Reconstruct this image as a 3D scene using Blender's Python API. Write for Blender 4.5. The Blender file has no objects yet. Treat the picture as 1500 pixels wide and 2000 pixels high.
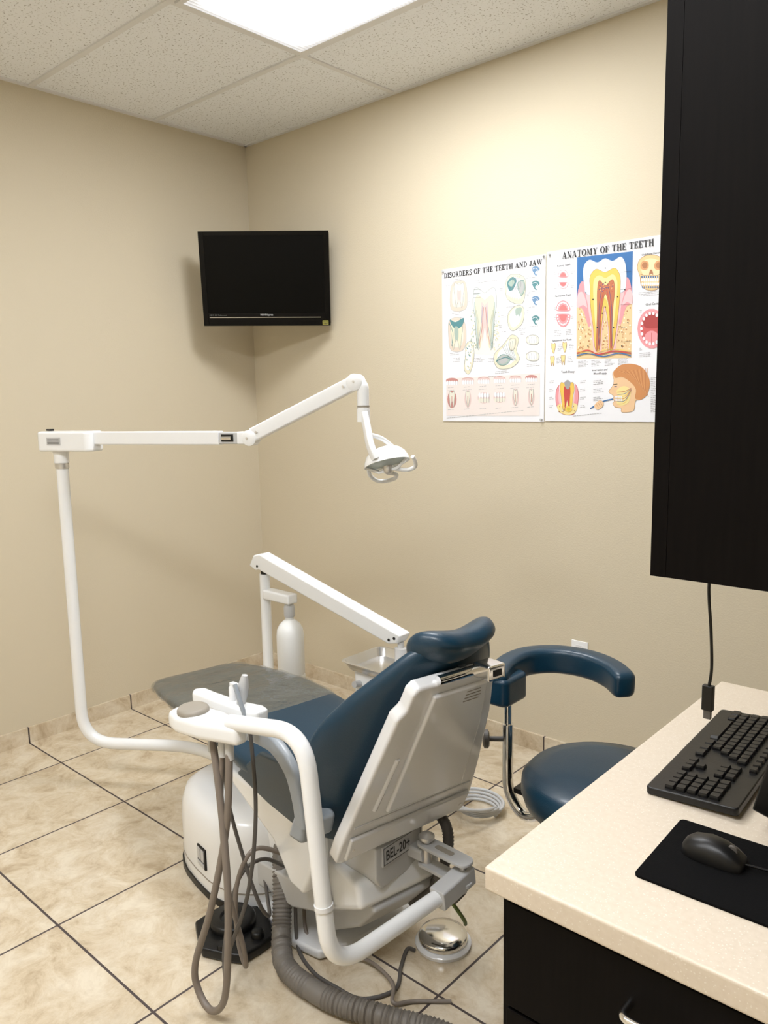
import bpy, bmesh, math, random
from mathutils import Vector, Matrix, Quaternion
random.seed(7)
scene=bpy.context.scene
# ---------------------------------------------------------------- camera
Rm=Matrix(((0.74448,-0.08282,0.66249),(0.66739,0.11996,-0.73498),(-0.0186,0.98932,0.14458)))
CAM=Vector((3.3514,-2.7175,1.4623))
cd=bpy.data.cameras.new("camera"); cam=bpy.data.objects.new("camera",cd)
scene.collection.objects.link(cam)
cam.matrix_world=Matrix.Translation(CAM)@Rm.to_quaternion().to_matrix().to_4x4()
cd.sensor_fit='VERTICAL'; cd.sensor_height=36; cd.lens=1544/2000*36; cd.clip_start=.02
scene.camera=cam
scene.view_settings.view_transform='Standard'
scene.view_settings.exposure=0.2
scene.view_settings.gamma=1.06
w=bpy.data.worlds.new("w"); scene.world=w; w.use_nodes=True
w.node_tree.nodes["Background"].inputs[0].default_value=(.9,.85,.75,1); w.node_tree.nodes["Background"].inputs[1].default_value=.15
# ---------------------------------------------------------------- materials
def sRGB(r,g,b):
    def c(v):
        v/=255; return v/12.92 if v<=.04045 else ((v+.055)/1.055)**2.4
    return (c(r),c(g),c(b),1)
def mat(name,col,rough=.5,metal=0,bump=0,bscale=200,var=0,vscale=3,coat=0,alpha=1,emit=None,trans=0,spec=.5):
    m=bpy.data.materials.new(name); m.use_nodes=True; nt=m.node_tree; p=nt.nodes["Principled BSDF"]
    p.inputs["Base Color"].default_value=col; p.inputs["Roughness"].default_value=rough; p.inputs["Metallic"].default_value=metal
    p.inputs["Coat Weight"].default_value=coat; p.inputs["Coat Roughness"].default_value=.08; p.inputs["Alpha"].default_value=alpha
    p.inputs["Transmission Weight"].default_value=trans; p.inputs["Specular IOR Level"].default_value=spec
    geo=nt.nodes.new("ShaderNodeNewGeometry")
    if bump:
        n=nt.nodes.new("ShaderNodeTexNoise"); n.inputs["Scale"].default_value=bscale; n.inputs["Detail"].default_value=3
        nt.links.new(geo.outputs["Position"],n.inputs["Vector"])
        b=nt.nodes.new("ShaderNodeBump"); b.inputs["Strength"].default_value=min(1,bump); b.inputs["Distance"].default_value=.002 if bump<=1 else .002*bump
        nt.links.new(n.outputs["Fac"],b.inputs["Height"]); nt.links.new(b.outputs["Normal"],p.inputs["Normal"])
        if coat and bump>1: nt.links.new(b.outputs["Normal"],p.inputs["Coat Normal"])
    if var:
        n=nt.nodes.new("ShaderNodeTexNoise"); n.inputs["Scale"].default_value=vscale; n.inputs["Detail"].default_value=4
        nt.links.new(geo.outputs["Position"],n.inputs["Vector"])
        mx=nt.nodes.new("ShaderNodeMix"); mx.data_type='RGBA'
        mx.inputs[6].default_value=tuple(c*(1-var) for c in col[:3])+(1,); mx.inputs[7].default_value=tuple(min(1,c*(1+var)) for c in col[:3])+(1,)
        nt.links.new(n.outputs["Fac"],mx.inputs[0]); nt.links.new(mx.outputs[2],p.inputs["Base Color"])
    return m
def N(nt,t): return nt.nodes.new(t)
def mth(nt,op,a,b=None,c=None):
    n=N(nt,"ShaderNodeMath"); n.operation=op
    for i,v in enumerate((a,b,c)):
        if v is None: continue
        if isinstance(v,(int,float)): n.inputs[i].default_value=v
        else: nt.links.new(v,n.inputs[i])
    return n.outputs[0]
def mixc(nt,f,a,b):
    n=N(nt,"ShaderNodeMix"); n.data_type='RGBA'
    for i,v in ((0,f),(6,a),(7,b)):
        if isinstance(v,(tuple,float,int)): n.inputs[i].default_value=v
        else: nt.links.new(v,n.inputs[i])
    return n.outputs[2]
def tile_mat(name,dark=1.0):
    m=bpy.data.materials.new(name); m.use_nodes=True; nt=m.node_tree; p=nt.nodes["Principled BSDF"]; L=nt.links.new
    g=N(nt,"ShaderNodeNewGeometry"); s=N(nt,"ShaderNodeSeparateXYZ"); L(g.outputs["Position"],s.inputs[0])
    def grid(o,off):
        t=mth(nt,'DIVIDE',mth(nt,'SUBTRACT',o,off),.49); fl=mth(nt,'FLOOR',t); fr=mth(nt,'SUBTRACT',t,fl)
        d=mth(nt,'MINIMUM',fr,mth(nt,'SUBTRACT',1.0,fr)); return fl,mth(nt,'LESS_THAN',d,.0068)
    fx,gx=grid(s.outputs[0],.30); fy,gy=grid(s.outputs[1],-1.34)
    gr=mth(nt,'MAXIMUM',gx,gy)
    cv=N(nt,"ShaderNodeCombineXYZ"); L(mth(nt,'MULTIPLY',fx,3.7),cv.inputs[0]); L(mth(nt,'MULTIPLY',fy,5.3),cv.inputs[1])
    ad=N(nt,"ShaderNodeVectorMath"); L(g.outputs["Position"],ad.inputs[0]); L(cv.outputs[0],ad.inputs[1])
    n1=N(nt,"ShaderNodeTexNoise"); n1.inputs["Scale"].default_value=9; n1.inputs["Detail"].default_value=12; n1.inputs["Roughness"].default_value=.72; n1.inputs["Distortion"].default_value=.5; L(ad.outputs[0],n1.inputs["Vector"])
    n2=N(nt,"ShaderNodeTexNoise"); n2.inputs["Scale"].default_value=40; n2.inputs["Detail"].default_value=8; L(ad.outputs[0],n2.inputs["Vector"])
    r=N(nt,"ShaderNodeValToRGB"); L(n1.outputs["Fac"],r.inputs[0]); e=r.color_ramp.elements
    e[0].position=.34; e[0].color=sRGB(177,158,131); e[1].position=.62; e[1].color=sRGB(217,206,185)
    x=e.new(.46); x.color=sRGB(200,184,158)
    c2=mixc(nt,mth(nt,'MULTIPLY',mth(nt,'SUBTRACT',n2.outputs["Fac"],.5),.7),r.outputs[0],sRGB(148,127,100))
    c=mixc(nt,gr,c2,sRGB(64,54,53)); L(c,p.inputs["Base Color"])
    L(mth(nt,'ADD',mth(nt,'MULTIPLY',gr,.5),.18),p.inputs["Roughness"])
    b=N(nt,"ShaderNodeBump"); b.inputs["Strength"].default_value=.25; b.inputs["Distance"].default_value=.002
    L(mth(nt,'SUBTRACT',mth(nt,'MULTIPLY',n2.outputs["Fac"],.3),gr),b.inputs["Height"]); L(b.outputs[0],p.inputs["Normal"])
    return m
def ceil_mat():
    m=bpy.data.materials.new("acoustic tile"); m.use_nodes=True; nt=m.node_tree; p=nt.nodes["Principled BSDF"]; L=nt.links.new
    g=N(nt,"ShaderNodeNewGeometry")
    n=N(nt,"ShaderNodeTexNoise"); n.inputs["Scale"].default_value=130; n.inputs["Detail"].default_value=2; L(g.outputs["Position"],n.inputs["Vector"])
    r=N(nt,"ShaderNodeValToRGB"); L(n.outputs["Fac"],r.inputs[0]); e=r.color_ramp.elements
    e[0].position=.32; e[0].color=sRGB(176,175,174); e[1].position=.40; e[1].color=sRGB(238,241,245)
    L(r.outputs[0],p.inputs["Base Color"]); p.inputs["Roughness"].default_value=.95
    b=N(nt,"ShaderNodeBump"); b.inputs["Strength"].default_value=.3; b.inputs["Distance"].default_value=.003
    L(n.outputs["Fac"],b.inputs["Height"]); L(b.outputs[0],p.inputs["Normal"])
    return m
LIGHT=41.0
def light_mat():
    m=bpy.data.materials.new("prismatic lens"); m.use_nodes=True; nt=m.node_tree; L=nt.links.new
    p=nt.nodes["Principled BSDF"]; p.inputs["Base Color"].default_value=(.5,.5,.52,1)
    tc=N(nt,"ShaderNodeTexCoord"); s=N(nt,"ShaderNodeSeparateXYZ"); L(tc.outputs["Generated"],s.inputs[0])
    def hump(o,k): 
        d=mth(nt,'ABSOLUTE',mth(nt,'SUBTRACT',o,.5)); return mth(nt,'SUBTRACT',1.0,mth(nt,'POWER',mth(nt,'MULTIPLY',d,2.0),k))
    h=mth(nt,'POWER',mth(nt,'MULTIPLY',hump(s.outputs[0],9),hump(s.outputs[1],4)),3.0)
    rib=mth(nt,'ADD',mth(nt,'MULTIPLY',mth(nt,'SINE',mth(nt,'MULTIPLY',s.outputs[0],420.0)),.2),.8)
    st=mth(nt,'MULTIPLY',mth(nt,'ADD',mth(nt,'MULTIPLY',h,LIGHT),.6),rib)
    p.inputs["Emission Color"].default_value=(.96,.975,1,1); L(st,p.inputs["Emission Strength"])
    return m
M={}
M['wall']=mat("wall paint",sRGB(203,192,168),.75,0,.35,170)
M['tile']=tile_mat("floor tile"); M['ceil']=ceil_mat()
M['grid']=mat("ceiling grid",sRGB(222,222,222),.5,0,.05,40)
M['lens']=light_mat()
M['white']=mat("white enamel",sRGB(236,238,240),.25,0,.03,60,coat=.3)
M['shell']=mat("pale gloss plastic",sRGB(226,227,229),.16,0,.02,40,coat=.6)
M['grey']=mat("warm grey plastic",sRGB(146,139,128),.5,0,.05,90)
M['ltgrey']=mat("light grey plastic",sRGB(188,189,190),.4,0,.05,90)
M['armgrey']=mat("blue grey plastic",sRGB(142,149,156),.35,0,.05,90)
M['teal']=mat("dark teal vinyl",sRGB(10,47,67),.38,0,.2,420,var=.12,vscale=6,coat=.12,spec=.4)
M['black']=mat("black plastic",sRGB(10,10,11),.38,0,.08,150,spec=.35)
M['blackgloss']=mat("gloss black bezel",sRGB(3,3,4),.15,0,.01,20,spec=.15)
M['matte']=mat("black cloth",sRGB(5,5,6),.9,0,.3,600,spec=.1)
M['screen']=mat("dark glass",(.0005,.0005,.0005,1),.3,0,.01,10,spec=.1)
M['chrome']=mat("chrome",(.8,.8,.8,1),.12,1,.02,60)
M['steel']=mat("brushed steel",(.66,.65,.64,1),.38,.9,.1,200)
M['traymet']=mat("satin tray metal",(.66,.66,.66,1),.25,.85,.05,200)
M['hose']=mat("taupe tubing",sRGB(118,108,99),.45,0,.05,60)
M['hosedk']=mat("dark grey tubing",sRGB(80,76,73),.5,0,.05,60)
M['corr']=mat("grey corrugated hose",sRGB(110,105,99),.5,0,.05,60)
M['plas']=mat("milky bottle plastic",sRGB(228,230,230),.35,0,.03,30)
M['cover']=mat("clear plastic cover",sRGB(128,126,114),.08,0,4.0,16,alpha=.42,coat=1)
M['shield']=mat("clear lamp shield",sRGB(215,232,234),.1,0,.02,30,alpha=.4)
M['green']=mat("green hose",sRGB(90,108,50),.4)
def desk_mat():
    m=mat("speckled laminate",sRGB(226,210,188),.4); nt=m.node_tree; p=nt.nodes["Principled BSDF"]; L=nt.links.new
    g=N(nt,"ShaderNodeNewGeometry")
    v=N(nt,"ShaderNodeTexVoronoi"); v.inputs["Scale"].default_value=190; L(g.outputs["Position"],v.inputs["Vector"])
    n=N(nt,"ShaderNodeTexNoise"); n.inputs["Scale"].default_value=110; n.inputs["Detail"].default_value=4; L(g.outputs["Position"],n.inputs["Vector"])
    c=mixc(nt,n.outputs["Fac"],sRGB(202,187,166),sRGB(219,207,190))
    c=mixc(nt,mth(nt,'LESS_THAN',v.outputs["Distance"],.2),c,sRGB(224,215,201)); L(c,p.inputs["Base Color"]); return m
M['desk']=desk_mat()
def wood_mat():
    m=mat("dark espresso laminate",sRGB(24,20,19),.55,spec=.06); nt=m.node_tree; p=nt.nodes["Principled BSDF"]; L=nt.links.new
    g=N(nt,"ShaderNodeNewGeometry"); mp=N(nt,"ShaderNodeMapping"); mp.inputs["Scale"].default_value=(60,60,3); L(g.outputs["Position"],mp.inputs[0])
    n=N(nt,"ShaderNodeTexNoise"); n.inputs["Scale"].default_value=3; n.inputs["Detail"].default_value=6; L(mp.outputs[0],n.inputs["Vector"])
    c=mixc(nt,n.outputs["Fac"],(.0008,.0005,.0005,1),(.0045,.0034,.003,1)); L(c,p.inputs["Base Color"]); return m
M['wood']=wood_mat()
def cm(name,r,g,b,ro=.55): 
    k="c%d_%d_%d"%(r,g,b)
    if k not in M: M[k]=mat("ink "+k,sRGB(r,g,b),ro)
    return k
# ---------------------------------------------------------------- geometry helpers
def V(*a): return Vector(a)
def join(*gs):
    vs=[];fs=[]
    for v,f in gs:
        o=len(vs); vs+=list(v); fs+=[tuple(i+o for i in q) for q in f]
    return vs,fs
WL={}
def _link(o,parent,loc):
    scene.collection.objects.link(o); o.location=loc; WL[o.name]=Vector(loc)
    if parent is not None:
        o.parent=parent; o.matrix_parent_inverse=Matrix.Translation(-WL[parent.name])
def add(name,geom,m,parent=None,bevel=0,seg=2,smooth=True,angle=50,sub=0,label=None,category=None,kind=None,origin=None):
    if isinstance(geom,list): parts=geom
    else: parts=[(geom,m)]
    vs=[];fs=[];mi=[];mats=[]
    for g,mm in parts:
        if mm not in mats: mats.append(mm)
        o=len(vs); vs+=[Vector(v) for v in g[0]]; fs+=[tuple(i+o for i in q) for q in g[1]]; mi+=[mats.index(mm)]*len(g[1])
    mn=Vector((min(v.x for v in vs),min(v.y for v in vs),min(v.z for v in vs))); mx=Vector((max(v.x for v in vs),max(v.y for v in vs),max(v.z for v in vs)))
    c=origin if origin is not None else Vector(((mn.x+mx.x)/2,(mn.y+mx.y)/2,mn.z))
    me=bpy.data.meshes.new(name); me.from_pydata([tuple(v-c) for v in vs],[],fs)
    for mm in mats: me.materials.append(M[mm])
    for i,pp in enumerate(me.polygons): pp.material_index=mi[i]
    bm=bmesh.new(); bm.from_mesh(me)
    if len(parts)==1 or bevel: bmesh.ops.recalc_face_normals(bm,faces=bm.faces)
    if bevel:
        ed=[e for e in bm.edges if len(e.link_faces)==2 and e.calc_face_angle(0)>math.radians(32)]
        bmesh.ops.bevel(bm,geom=ed,offset=bevel,segments=seg,affect='EDGES',profile=.6,clamp_overlap=True)
    bm.to_mesh(me); bm.free()
    if smooth:
        for pp in me.polygons: pp.use_smooth=True
        me.set_sharp_from_angle(angle=math.radians(angle))
    o=bpy.data.objects.new(name,me); _link(o,parent,c)
    if sub:
        s=o.modifiers.new("s",'SUBSURF'); s.levels=sub; s.render_levels=sub
    if bevel and smooth:
        o.modifiers.new("wn",'WEIGHTED_NORMAL')
    if label: o["label"]=label
    if category: o["category"]=category
    if kind: o["kind"]=kind
    return o
def thing(name,loc,label,category,group=None):
    o=bpy.data.objects.new(name,None); o.empty_display_size=.05; _link(o,None,Vector(loc)); o["label"]=label; o["category"]=category
    if group: o["group"]=group
    return o
def box(x0,x1,y0,y1,z0,z1):
    v=[V(x,y,z) for z in (z0,z1) for y in (y0,y1) for x in (x0,x1)]
    return v,[(0,2,3,1),(4,5,7,6),(0,1,5,4),(2,6,7,3),(0,4,6,2),(1,3,7,5)]
def prism(poly,org,ex,ey,ez,t0,t1):
    org=Vector(org);ex=Vector(ex);ey=Vector(ey);ez=Vector(ez); n=len(poly)
    v=[org+ex*a+ey*b+ez*t for t in (t0,t1) for a,b in poly]
    f=[tuple(range(n))[::-1],tuple(range(n,2*n))]+[(i,(i+1)%n,n+(i+1)%n,n+i) for i in range(n)]
    return v,f
def rpath(pts,r,n=8):
    pts=[Vector(p) for p in pts]; out=[pts[0]]
    for i in range(1,len(pts)-1):
        a,b,c=pts[i-1],pts[i],pts[i+1]; d1=(a-b);d2=(c-b)
        rr=min(r,d1.length*.49,d2.length*.49); p0=b+d1.normalized()*rr; p1=b+d2.normalized()*rr
        for k in range(n+1):
            t=k/n; out.append(p0*(1-t)**2+b*2*t*(1-t)+p1*t*t)
    out.append(pts[-1]); return out
def spline(pts,n=8,closed=False):
    pts=[Vector(p) for p in pts]; out=[]; m=len(pts)
    rng=range(m) if closed else range(m-1)
    for i in rng:
        if closed: p0,p1,p2,p3=pts[(i-1)%m],pts[i],pts[(i+1)%m],pts[(i+2)%m]
        else: p0,p1,p2,p3=pts[max(i-1,0)],pts[i],pts[i+1],pts[min(i+2,m-1)]
        for k in range(n):
            t=k/n; out.append(.5*((2*p1)+(p2-p0)*t+(2*p0-5*p1+4*p2-p3)*t*t+(3*p1-p0-3*p2+p3)*t**3))
    if not closed: out.append(pts[-1])
    return out
def sweep(path,prof,closed=False,up=None,scale=None):
    path=[Vector(p) for p in path]; n=len(path); k=len(prof); vs=[];fs=[]
    def tan(i):
        a=path[i-1] if (i>0 or closed) else path[i]; b=path[(i+1)%n] if (i<n-1 or closed) else path[i]
        return (b-a).normalized()
    t=tan(0); ref=Vector(up) if up else (Vector((0,0,1)) if abs(t.z)<.9 else Vector((1,0,0)))
    nrm=(ref-t*ref.dot(t)).normalized()
    for i in range(n):
        t2=tan(i)
        if up:
            r=Vector(up); nn=(r-t2*r.dot(t2))
            if nn.length>1e-4: nrm=nn.normalized()
        else:
            nrm=(nrm-t2*nrm.dot(t2)).normalized()
        b=t2.cross(nrm); s=scale[i] if scale else 1
        vs+=[path[i]+nrm*(p[0]*s)+b*(p[1]*s) for p in prof]
    rng=range(n) if closed else range(n-1)
    for i in rng:
        j=(i+1)%n
        for q in range(k): fs.append((i*k+q,i*k+(q+1)%k,j*k+(q+1)%k,j*k+q))
    if not closed: fs.append(tuple(range(k))[::-1]); fs.append(tuple((n-1)*k+q for q in range(k)))
    return vs,fs
def circ(r,n=14,ry=None): 
    ry=ry or r
    return [(r*math.cos(2*math.pi*i/n),ry*math.sin(2*math.pi*i/n)) for i in range(n)]
def rrect(a,b,r,n=4):
    out=[]
    for cx,cy,s in ((a-r,b-r,0),(-a+r,b-r,90),(-a+r,-b+r,180),(a-r,-b+r,270)):
        for i in range(n+1):
            an=math.radians(s+90*i/n); out.append((cx+r*math.cos(an),cy+r*math.sin(an)))
    return out
def tube(path,r,n=14,closed=False,scale=None): return sweep(path,circ(r,n),closed,None,scale)
def lathe(prof,c,axis=(0,0,1),n=32):
    c=Vector(c);a=Vector(axis).normalized(); x=(Vector((1,0,0)) if abs(a.x)<.8 else Vector((0,1,0))); x=(x-a*x.dot(a)).normalized(); y=a.cross(x)
    vs=[];fs=[];m=len(prof)
    for r,h in prof:
        r=max(r,1e-4)
        vs+=[c+a*h+(x*math.cos(2*math.pi*i/n)+y*math.sin(2*math.pi*i/n))*r for i in range(n)]
    for j in range(m-1):
        for i in range(n): fs.append((j*n+i,j*n+(i+1)%n,(j+1)*n+(i+1)%n,(j+1)*n+i))
    fs.append(tuple(range(n))[::-1]); fs.append(tuple((m-1)*n+i for i in range(n)))
    return vs,fs
def cyl(p0,p1,r,n=20): 
    p0=Vector(p0);p1=Vector(p1); return lathe([(r,0),(r,(p1-p0).length)],p0,p1-p0,n)
def loft(rings):
    k=len(rings[0]); vs=[v for r in rings for v in r]; fs=[]
    for i in range(len(rings)-1):
        for q in range(k): fs.append((i*k+q,i*k+(q+1)%k,(i+1)*k+(q+1)%k,(i+1)*k+q))
    fs.append(tuple(range(k))[::-1]); fs.append(tuple((len(rings)-1)*k+q for q in range(k)))
    return vs,fs
def supc(a,b,e,n):
    out=[]
    for i in range(n):
        t=2*math.pi*i/n; c,s=math.cos(t),math.sin(t)
        out.append((a*math.copysign(abs(c)**e,c),b*math.copysign(abs(s)**e,s)))
    return out
def interp(tab,x):
    if x<=tab[0][0]: return tab[0][1:]
    for a,b in zip(tab,tab[1:]):
        if x<=b[0]:
            t=(x-a[0])/(b[0]-a[0]); return tuple(p+(q-p)*t for p,q in zip(a[1:],b[1:]))
    return tab[-1][1:]
def textg(s,size,off=0.0,align='LEFT',sx=1.0):
    cu=bpy.data.curves.new("t",'FONT'); cu.body=s; cu.size=size; cu.align_x=align; cu.offset=off; cu.resolution_u=3
    o=bpy.data.objects.new("t",cu); scene.collection.objects.link(o); bpy.context.view_layer.update()
    me=bpy.data.meshes.new_from_object(o.evaluated_get(bpy.context.evaluated_depsgraph_get()))
    r=([(v.co.x*sx,v.co.y) for v in me.vertices],[tuple(p.vertices) for p in me.polygons])
    bpy.data.objects.remove(o); bpy.data.curves.remove(cu); bpy.data.meshes.remove(me); return r
def textat(s,size,org,ex,ey,off=0,align='LEFT',width=None):
    vs,fs=textg(s,size,off,align)
    if width:
        w0=max(v[0] for v in vs)-min(v[0] for v in vs); k=width/w0; vs=[(a*k,b) for a,b in vs]
    org=Vector(org);ex=Vector(ex);ey=Vector(ey)
    return [org+ex*a+ey*b for a,b in vs],fs
# bold slab-serif capitals drawn as polygons (unit cap height)
def slab(text,org,ex,ey,h,width):
    def r(x0,y0,x1,y1): return [(x0,y0),(x1,y0),(x1,y1),(x0,y1)]
    def arc(cx,cy,ro,so,ri,si,a0,a1,n=16):
        q=[]
        for i in range(n):
            t0=math.radians(a0+(a1-a0)*i/n); t1=math.radians(a0+(a1-a0)*(i+1)/n)
            q.append([(cx+ro*math.cos(t0),cy+so*math.sin(t0)),(cx+ro*math.cos(t1),cy+so*math.sin(t1)),(cx+ri*math.cos(t1),cy+si*math.sin(t1)),(cx+ri*math.cos(t0),cy+si*math.sin(t0))])
        return q
    def st(pts,w):
        P=spline([V(a,b,0) for a,b in pts],5); q=[]; L_=[];R_=[]
        for i,p in enumerate(P):
            d=(P[min(i+1,len(P)-1)]-P[max(i-1,0)]).normalized(); nn=V(-d.y,d.x,0)*w/2
            L_.append(p+nn);R_.append(p-nn)
        for i in range(len(P)-1): q.append([(v.x,v.y) for v in (L_[i],L_[i+1],R_[i+1],R_[i])])
        return q
    s=.08
    G={'I':(.43,[r(.12,0,.32,1),r(.01,0,.43,s),r(.01,1-s,.43,1)]),
    'D':(.82,[r(.1,0,.3,1),r(0,0,.32,s),r(0,1-s,.32,1)]+arc(.3,.5,.5,.5,.29,.41,-90,90)),
    'O':(.88,arc(.44,.5,.44,.52,.22,.42,0,360,28)),
    'E':(.74,[r(.1,0,.3,1),r(0,0,.7,s+.02),r(0,.9,.68,1),r(.3,.45,.54,.54),r(.62,0,.72,.32),r(.61,.7,.69,1),r(.48,.36,.55,.64)]),
    'F':(.70,[r(.1,0,.3,1),r(0,0,.42,s),r(0,.9,.68,1),r(.3,.45,.54,.54),r(.61,.7,.69,1),r(.48,.36,.55,.64)]),
    'H':(.88,[r(.1,0,.3,1),r(.58,0,.78,1),r(0,0,.4,s),r(0,1-s,.4,1),r(.48,0,.88,s),r(.48,1-s,.88,1),r(.3,.45,.58,.55)]),
    'N':(.88,[r(.13,0,.22,1),[(.08,1),(.32,1),(.78,0),(.6,0)],r(.69,0,.78,1),r(0,0,.35,s),r(0,1-s,.3,1),r(.56,1-s,.9,1)]),
    'A':(.92,[[(.08,0),(.18,0),(.48,1),(.38,1)],[(.36,1),(.54,1),(.86,0),(.62,0)],r(.2,.28,.66,.38),r(0,0,.3,s),r(.52,0,.94,s)]),
    'T':(.82,[r(.31,0,.51,1),r(0,.9,.82,1),r(0,.68,.08,1),r(.74,.68,.82,1),r(.2,0,.62,s)]),
    'S':(.66,st([(.56,.72),(.50,.90),(.33,.96),(.14,.88),(.10,.72),(.24,.58),(.46,.44),(.56,.26),(.46,.08),(.28,.03),(.12,.10),(.07,.28)],.15)+[r(.52,.68,.60,1),r(.03,0,.11,.34)]),
    'R':(.86,[r(.1,0,.3,1),r(0,0,.42,s),r(0,1-s,.32,1),[(.34,.48),(.54,.52),(.84,0),(.62,0)],r(.6,0,.88,s)]+arc(.3,.73,.42,.27,.22,.17,-90,90)),
    'J':(.62,[r(.3,.24,.5,1),r(.16,1-s,.64,1)]+arc(.26,.24,.24,.26,.05,.15,180,360)),
    'W':(1.2,[[(.06,1),(.28,1),(.48,0),(.36,0)],[(.36,0),(.46,0),(.64,.95),(.56,.95)],[(.5,1),(.72,1),(.92,0),(.80,0)],[(.80,0),(.90,0),(1.12,1),(1.04,1)],r(0,1-s,.36,1),r(.46,1-s,.8,1),r(.94,1-s,1.22,1)]),
    'M':(1.08,[r(.12,0,.20,1),[(.1,1),(.32,1),(.58,.06),(.46,.06)],[(.46,.06),(.56,.06),(.84,1),(.76,1)],r(.76,0,.96,1),r(0,0,.33,s),r(.66,0,1.06,s),r(0,1-s,.3,1),r(.8,1-s,1.06,1)]),
    'Y':(.88,[[(.06,1),(.30,1),(.54,.42),(.34,.42)],[(.42,.42),(.52,.42),(.80,1),(.70,1)],r(.33,0,.53,.5),r(.2,0,.66,s),r(0,1-s,.38,1),r(.58,1-s,.90,1)])}
    x=0; polys=[]
    for ch in text:
        if ch==' ': x+=.42; continue
        wd_,ps=G[ch]; polys+=[[(a+x,b) for a,b in p] for p in ps]; x+=wd_+.05
    k=width/x; org=Vector(org);ex=Vector(ex);ey=Vector(ey); vs=[];fs=[]; nrm=ex.cross(ey)
    for i,p in enumerate(polys):
        o=len(vs); vs+=[org+ex*(a*k)+ey*(b*h)+nrm*(i*2e-7) for a,b in p]; fs.append(tuple(range(o,o+len(p))))
    return vs,fs
# ---------------------------------------------------------------- room
H=2.74
def struct(name,g,m,**k): return add(name,g,m,kind="structure",smooth=False,**k)
struct("floor",box(-.12,4.72,-4.12,.12,-.1,0),'tile')
struct("ceiling",box(-.12,4.72,-4.12,.12,H,H+.1),'ceil')
struct("wall_left",box(-.12,0,-4.12,.12,0,H),'wall')
struct("wall_back",box(0,4.6,0,.12,0,H),'wall')
struct("wall_right",box(3.46,4.6,-1.95,0,0,H),'wall')
struct("wall_side",box(4.6,4.72,-4.12,.12,0,H),'wall')
struct("wall_front",box(0,4.6,-4.12,-4,0,H),'wall')
struct("baseboard_left",box(0,.012,-4,0,0,.07),'tile')
struct("baseboard_back",box(.012,3.46,-.012,0,0,.07),'tile')
bars=[]
for x in (1.01,2.19,3.37): bars.append(box(x-.011,x+.011,-4,0,H-.005,H))
for k in range(7):
    y=-.535-.575*k; bars.append(box(0,4.6,y-.011,y+.011,H-.006,H))
bars+= [box(0,.018,-4,0,H-.007,H),box(0,4.6,-.018,0,H-.007,H)]
struct("trim_1",join(*bars),'grid')
def troffer(x0,x1,y0,y1,label):
    t=thing("ceiling_light",((x0+x1)/2,(y0+y1)/2,H-.012),label,"ceiling light",group="recessed fluorescent troffers")
    add("diffuser",box(x0+.022,x1-.022,y0+.022,y1-.022,H-.0105,H-.0045),'lens',t,smooth=False)
    fr=join(box(x0+.003,x1-.003,y0+.003,y0+.022,H-.012,H-.001),box(x0+.003,x1-.003,y1-.022,y1-.003,H-.012,H-.001),box(x0+.003,x0+.022,y0+.022,y1-.022,H-.012,H-.001),box(x1-.022,x1-.003,y0+.022,y1-.022,H-.012,H-.001))
    add("frame",fr,'grid',t,smooth=False)
troffer(1.02,2.18,-1.10,-.545,"added unseen ceiling panel lighting the sides that face the camera")
troffer(2.20,3.36,-2.825,-2.27,"added unseen ceiling panel lighting the sides that face the camera")  # added panel above the camera, out of view, to lift camera-facing sides
troffer(1.02,2.18,-3.40,-2.845,"added unseen ceiling panel lighting the sides that face the camera")  # another unseen panel, put in as fill for the chair's pale shell
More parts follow.
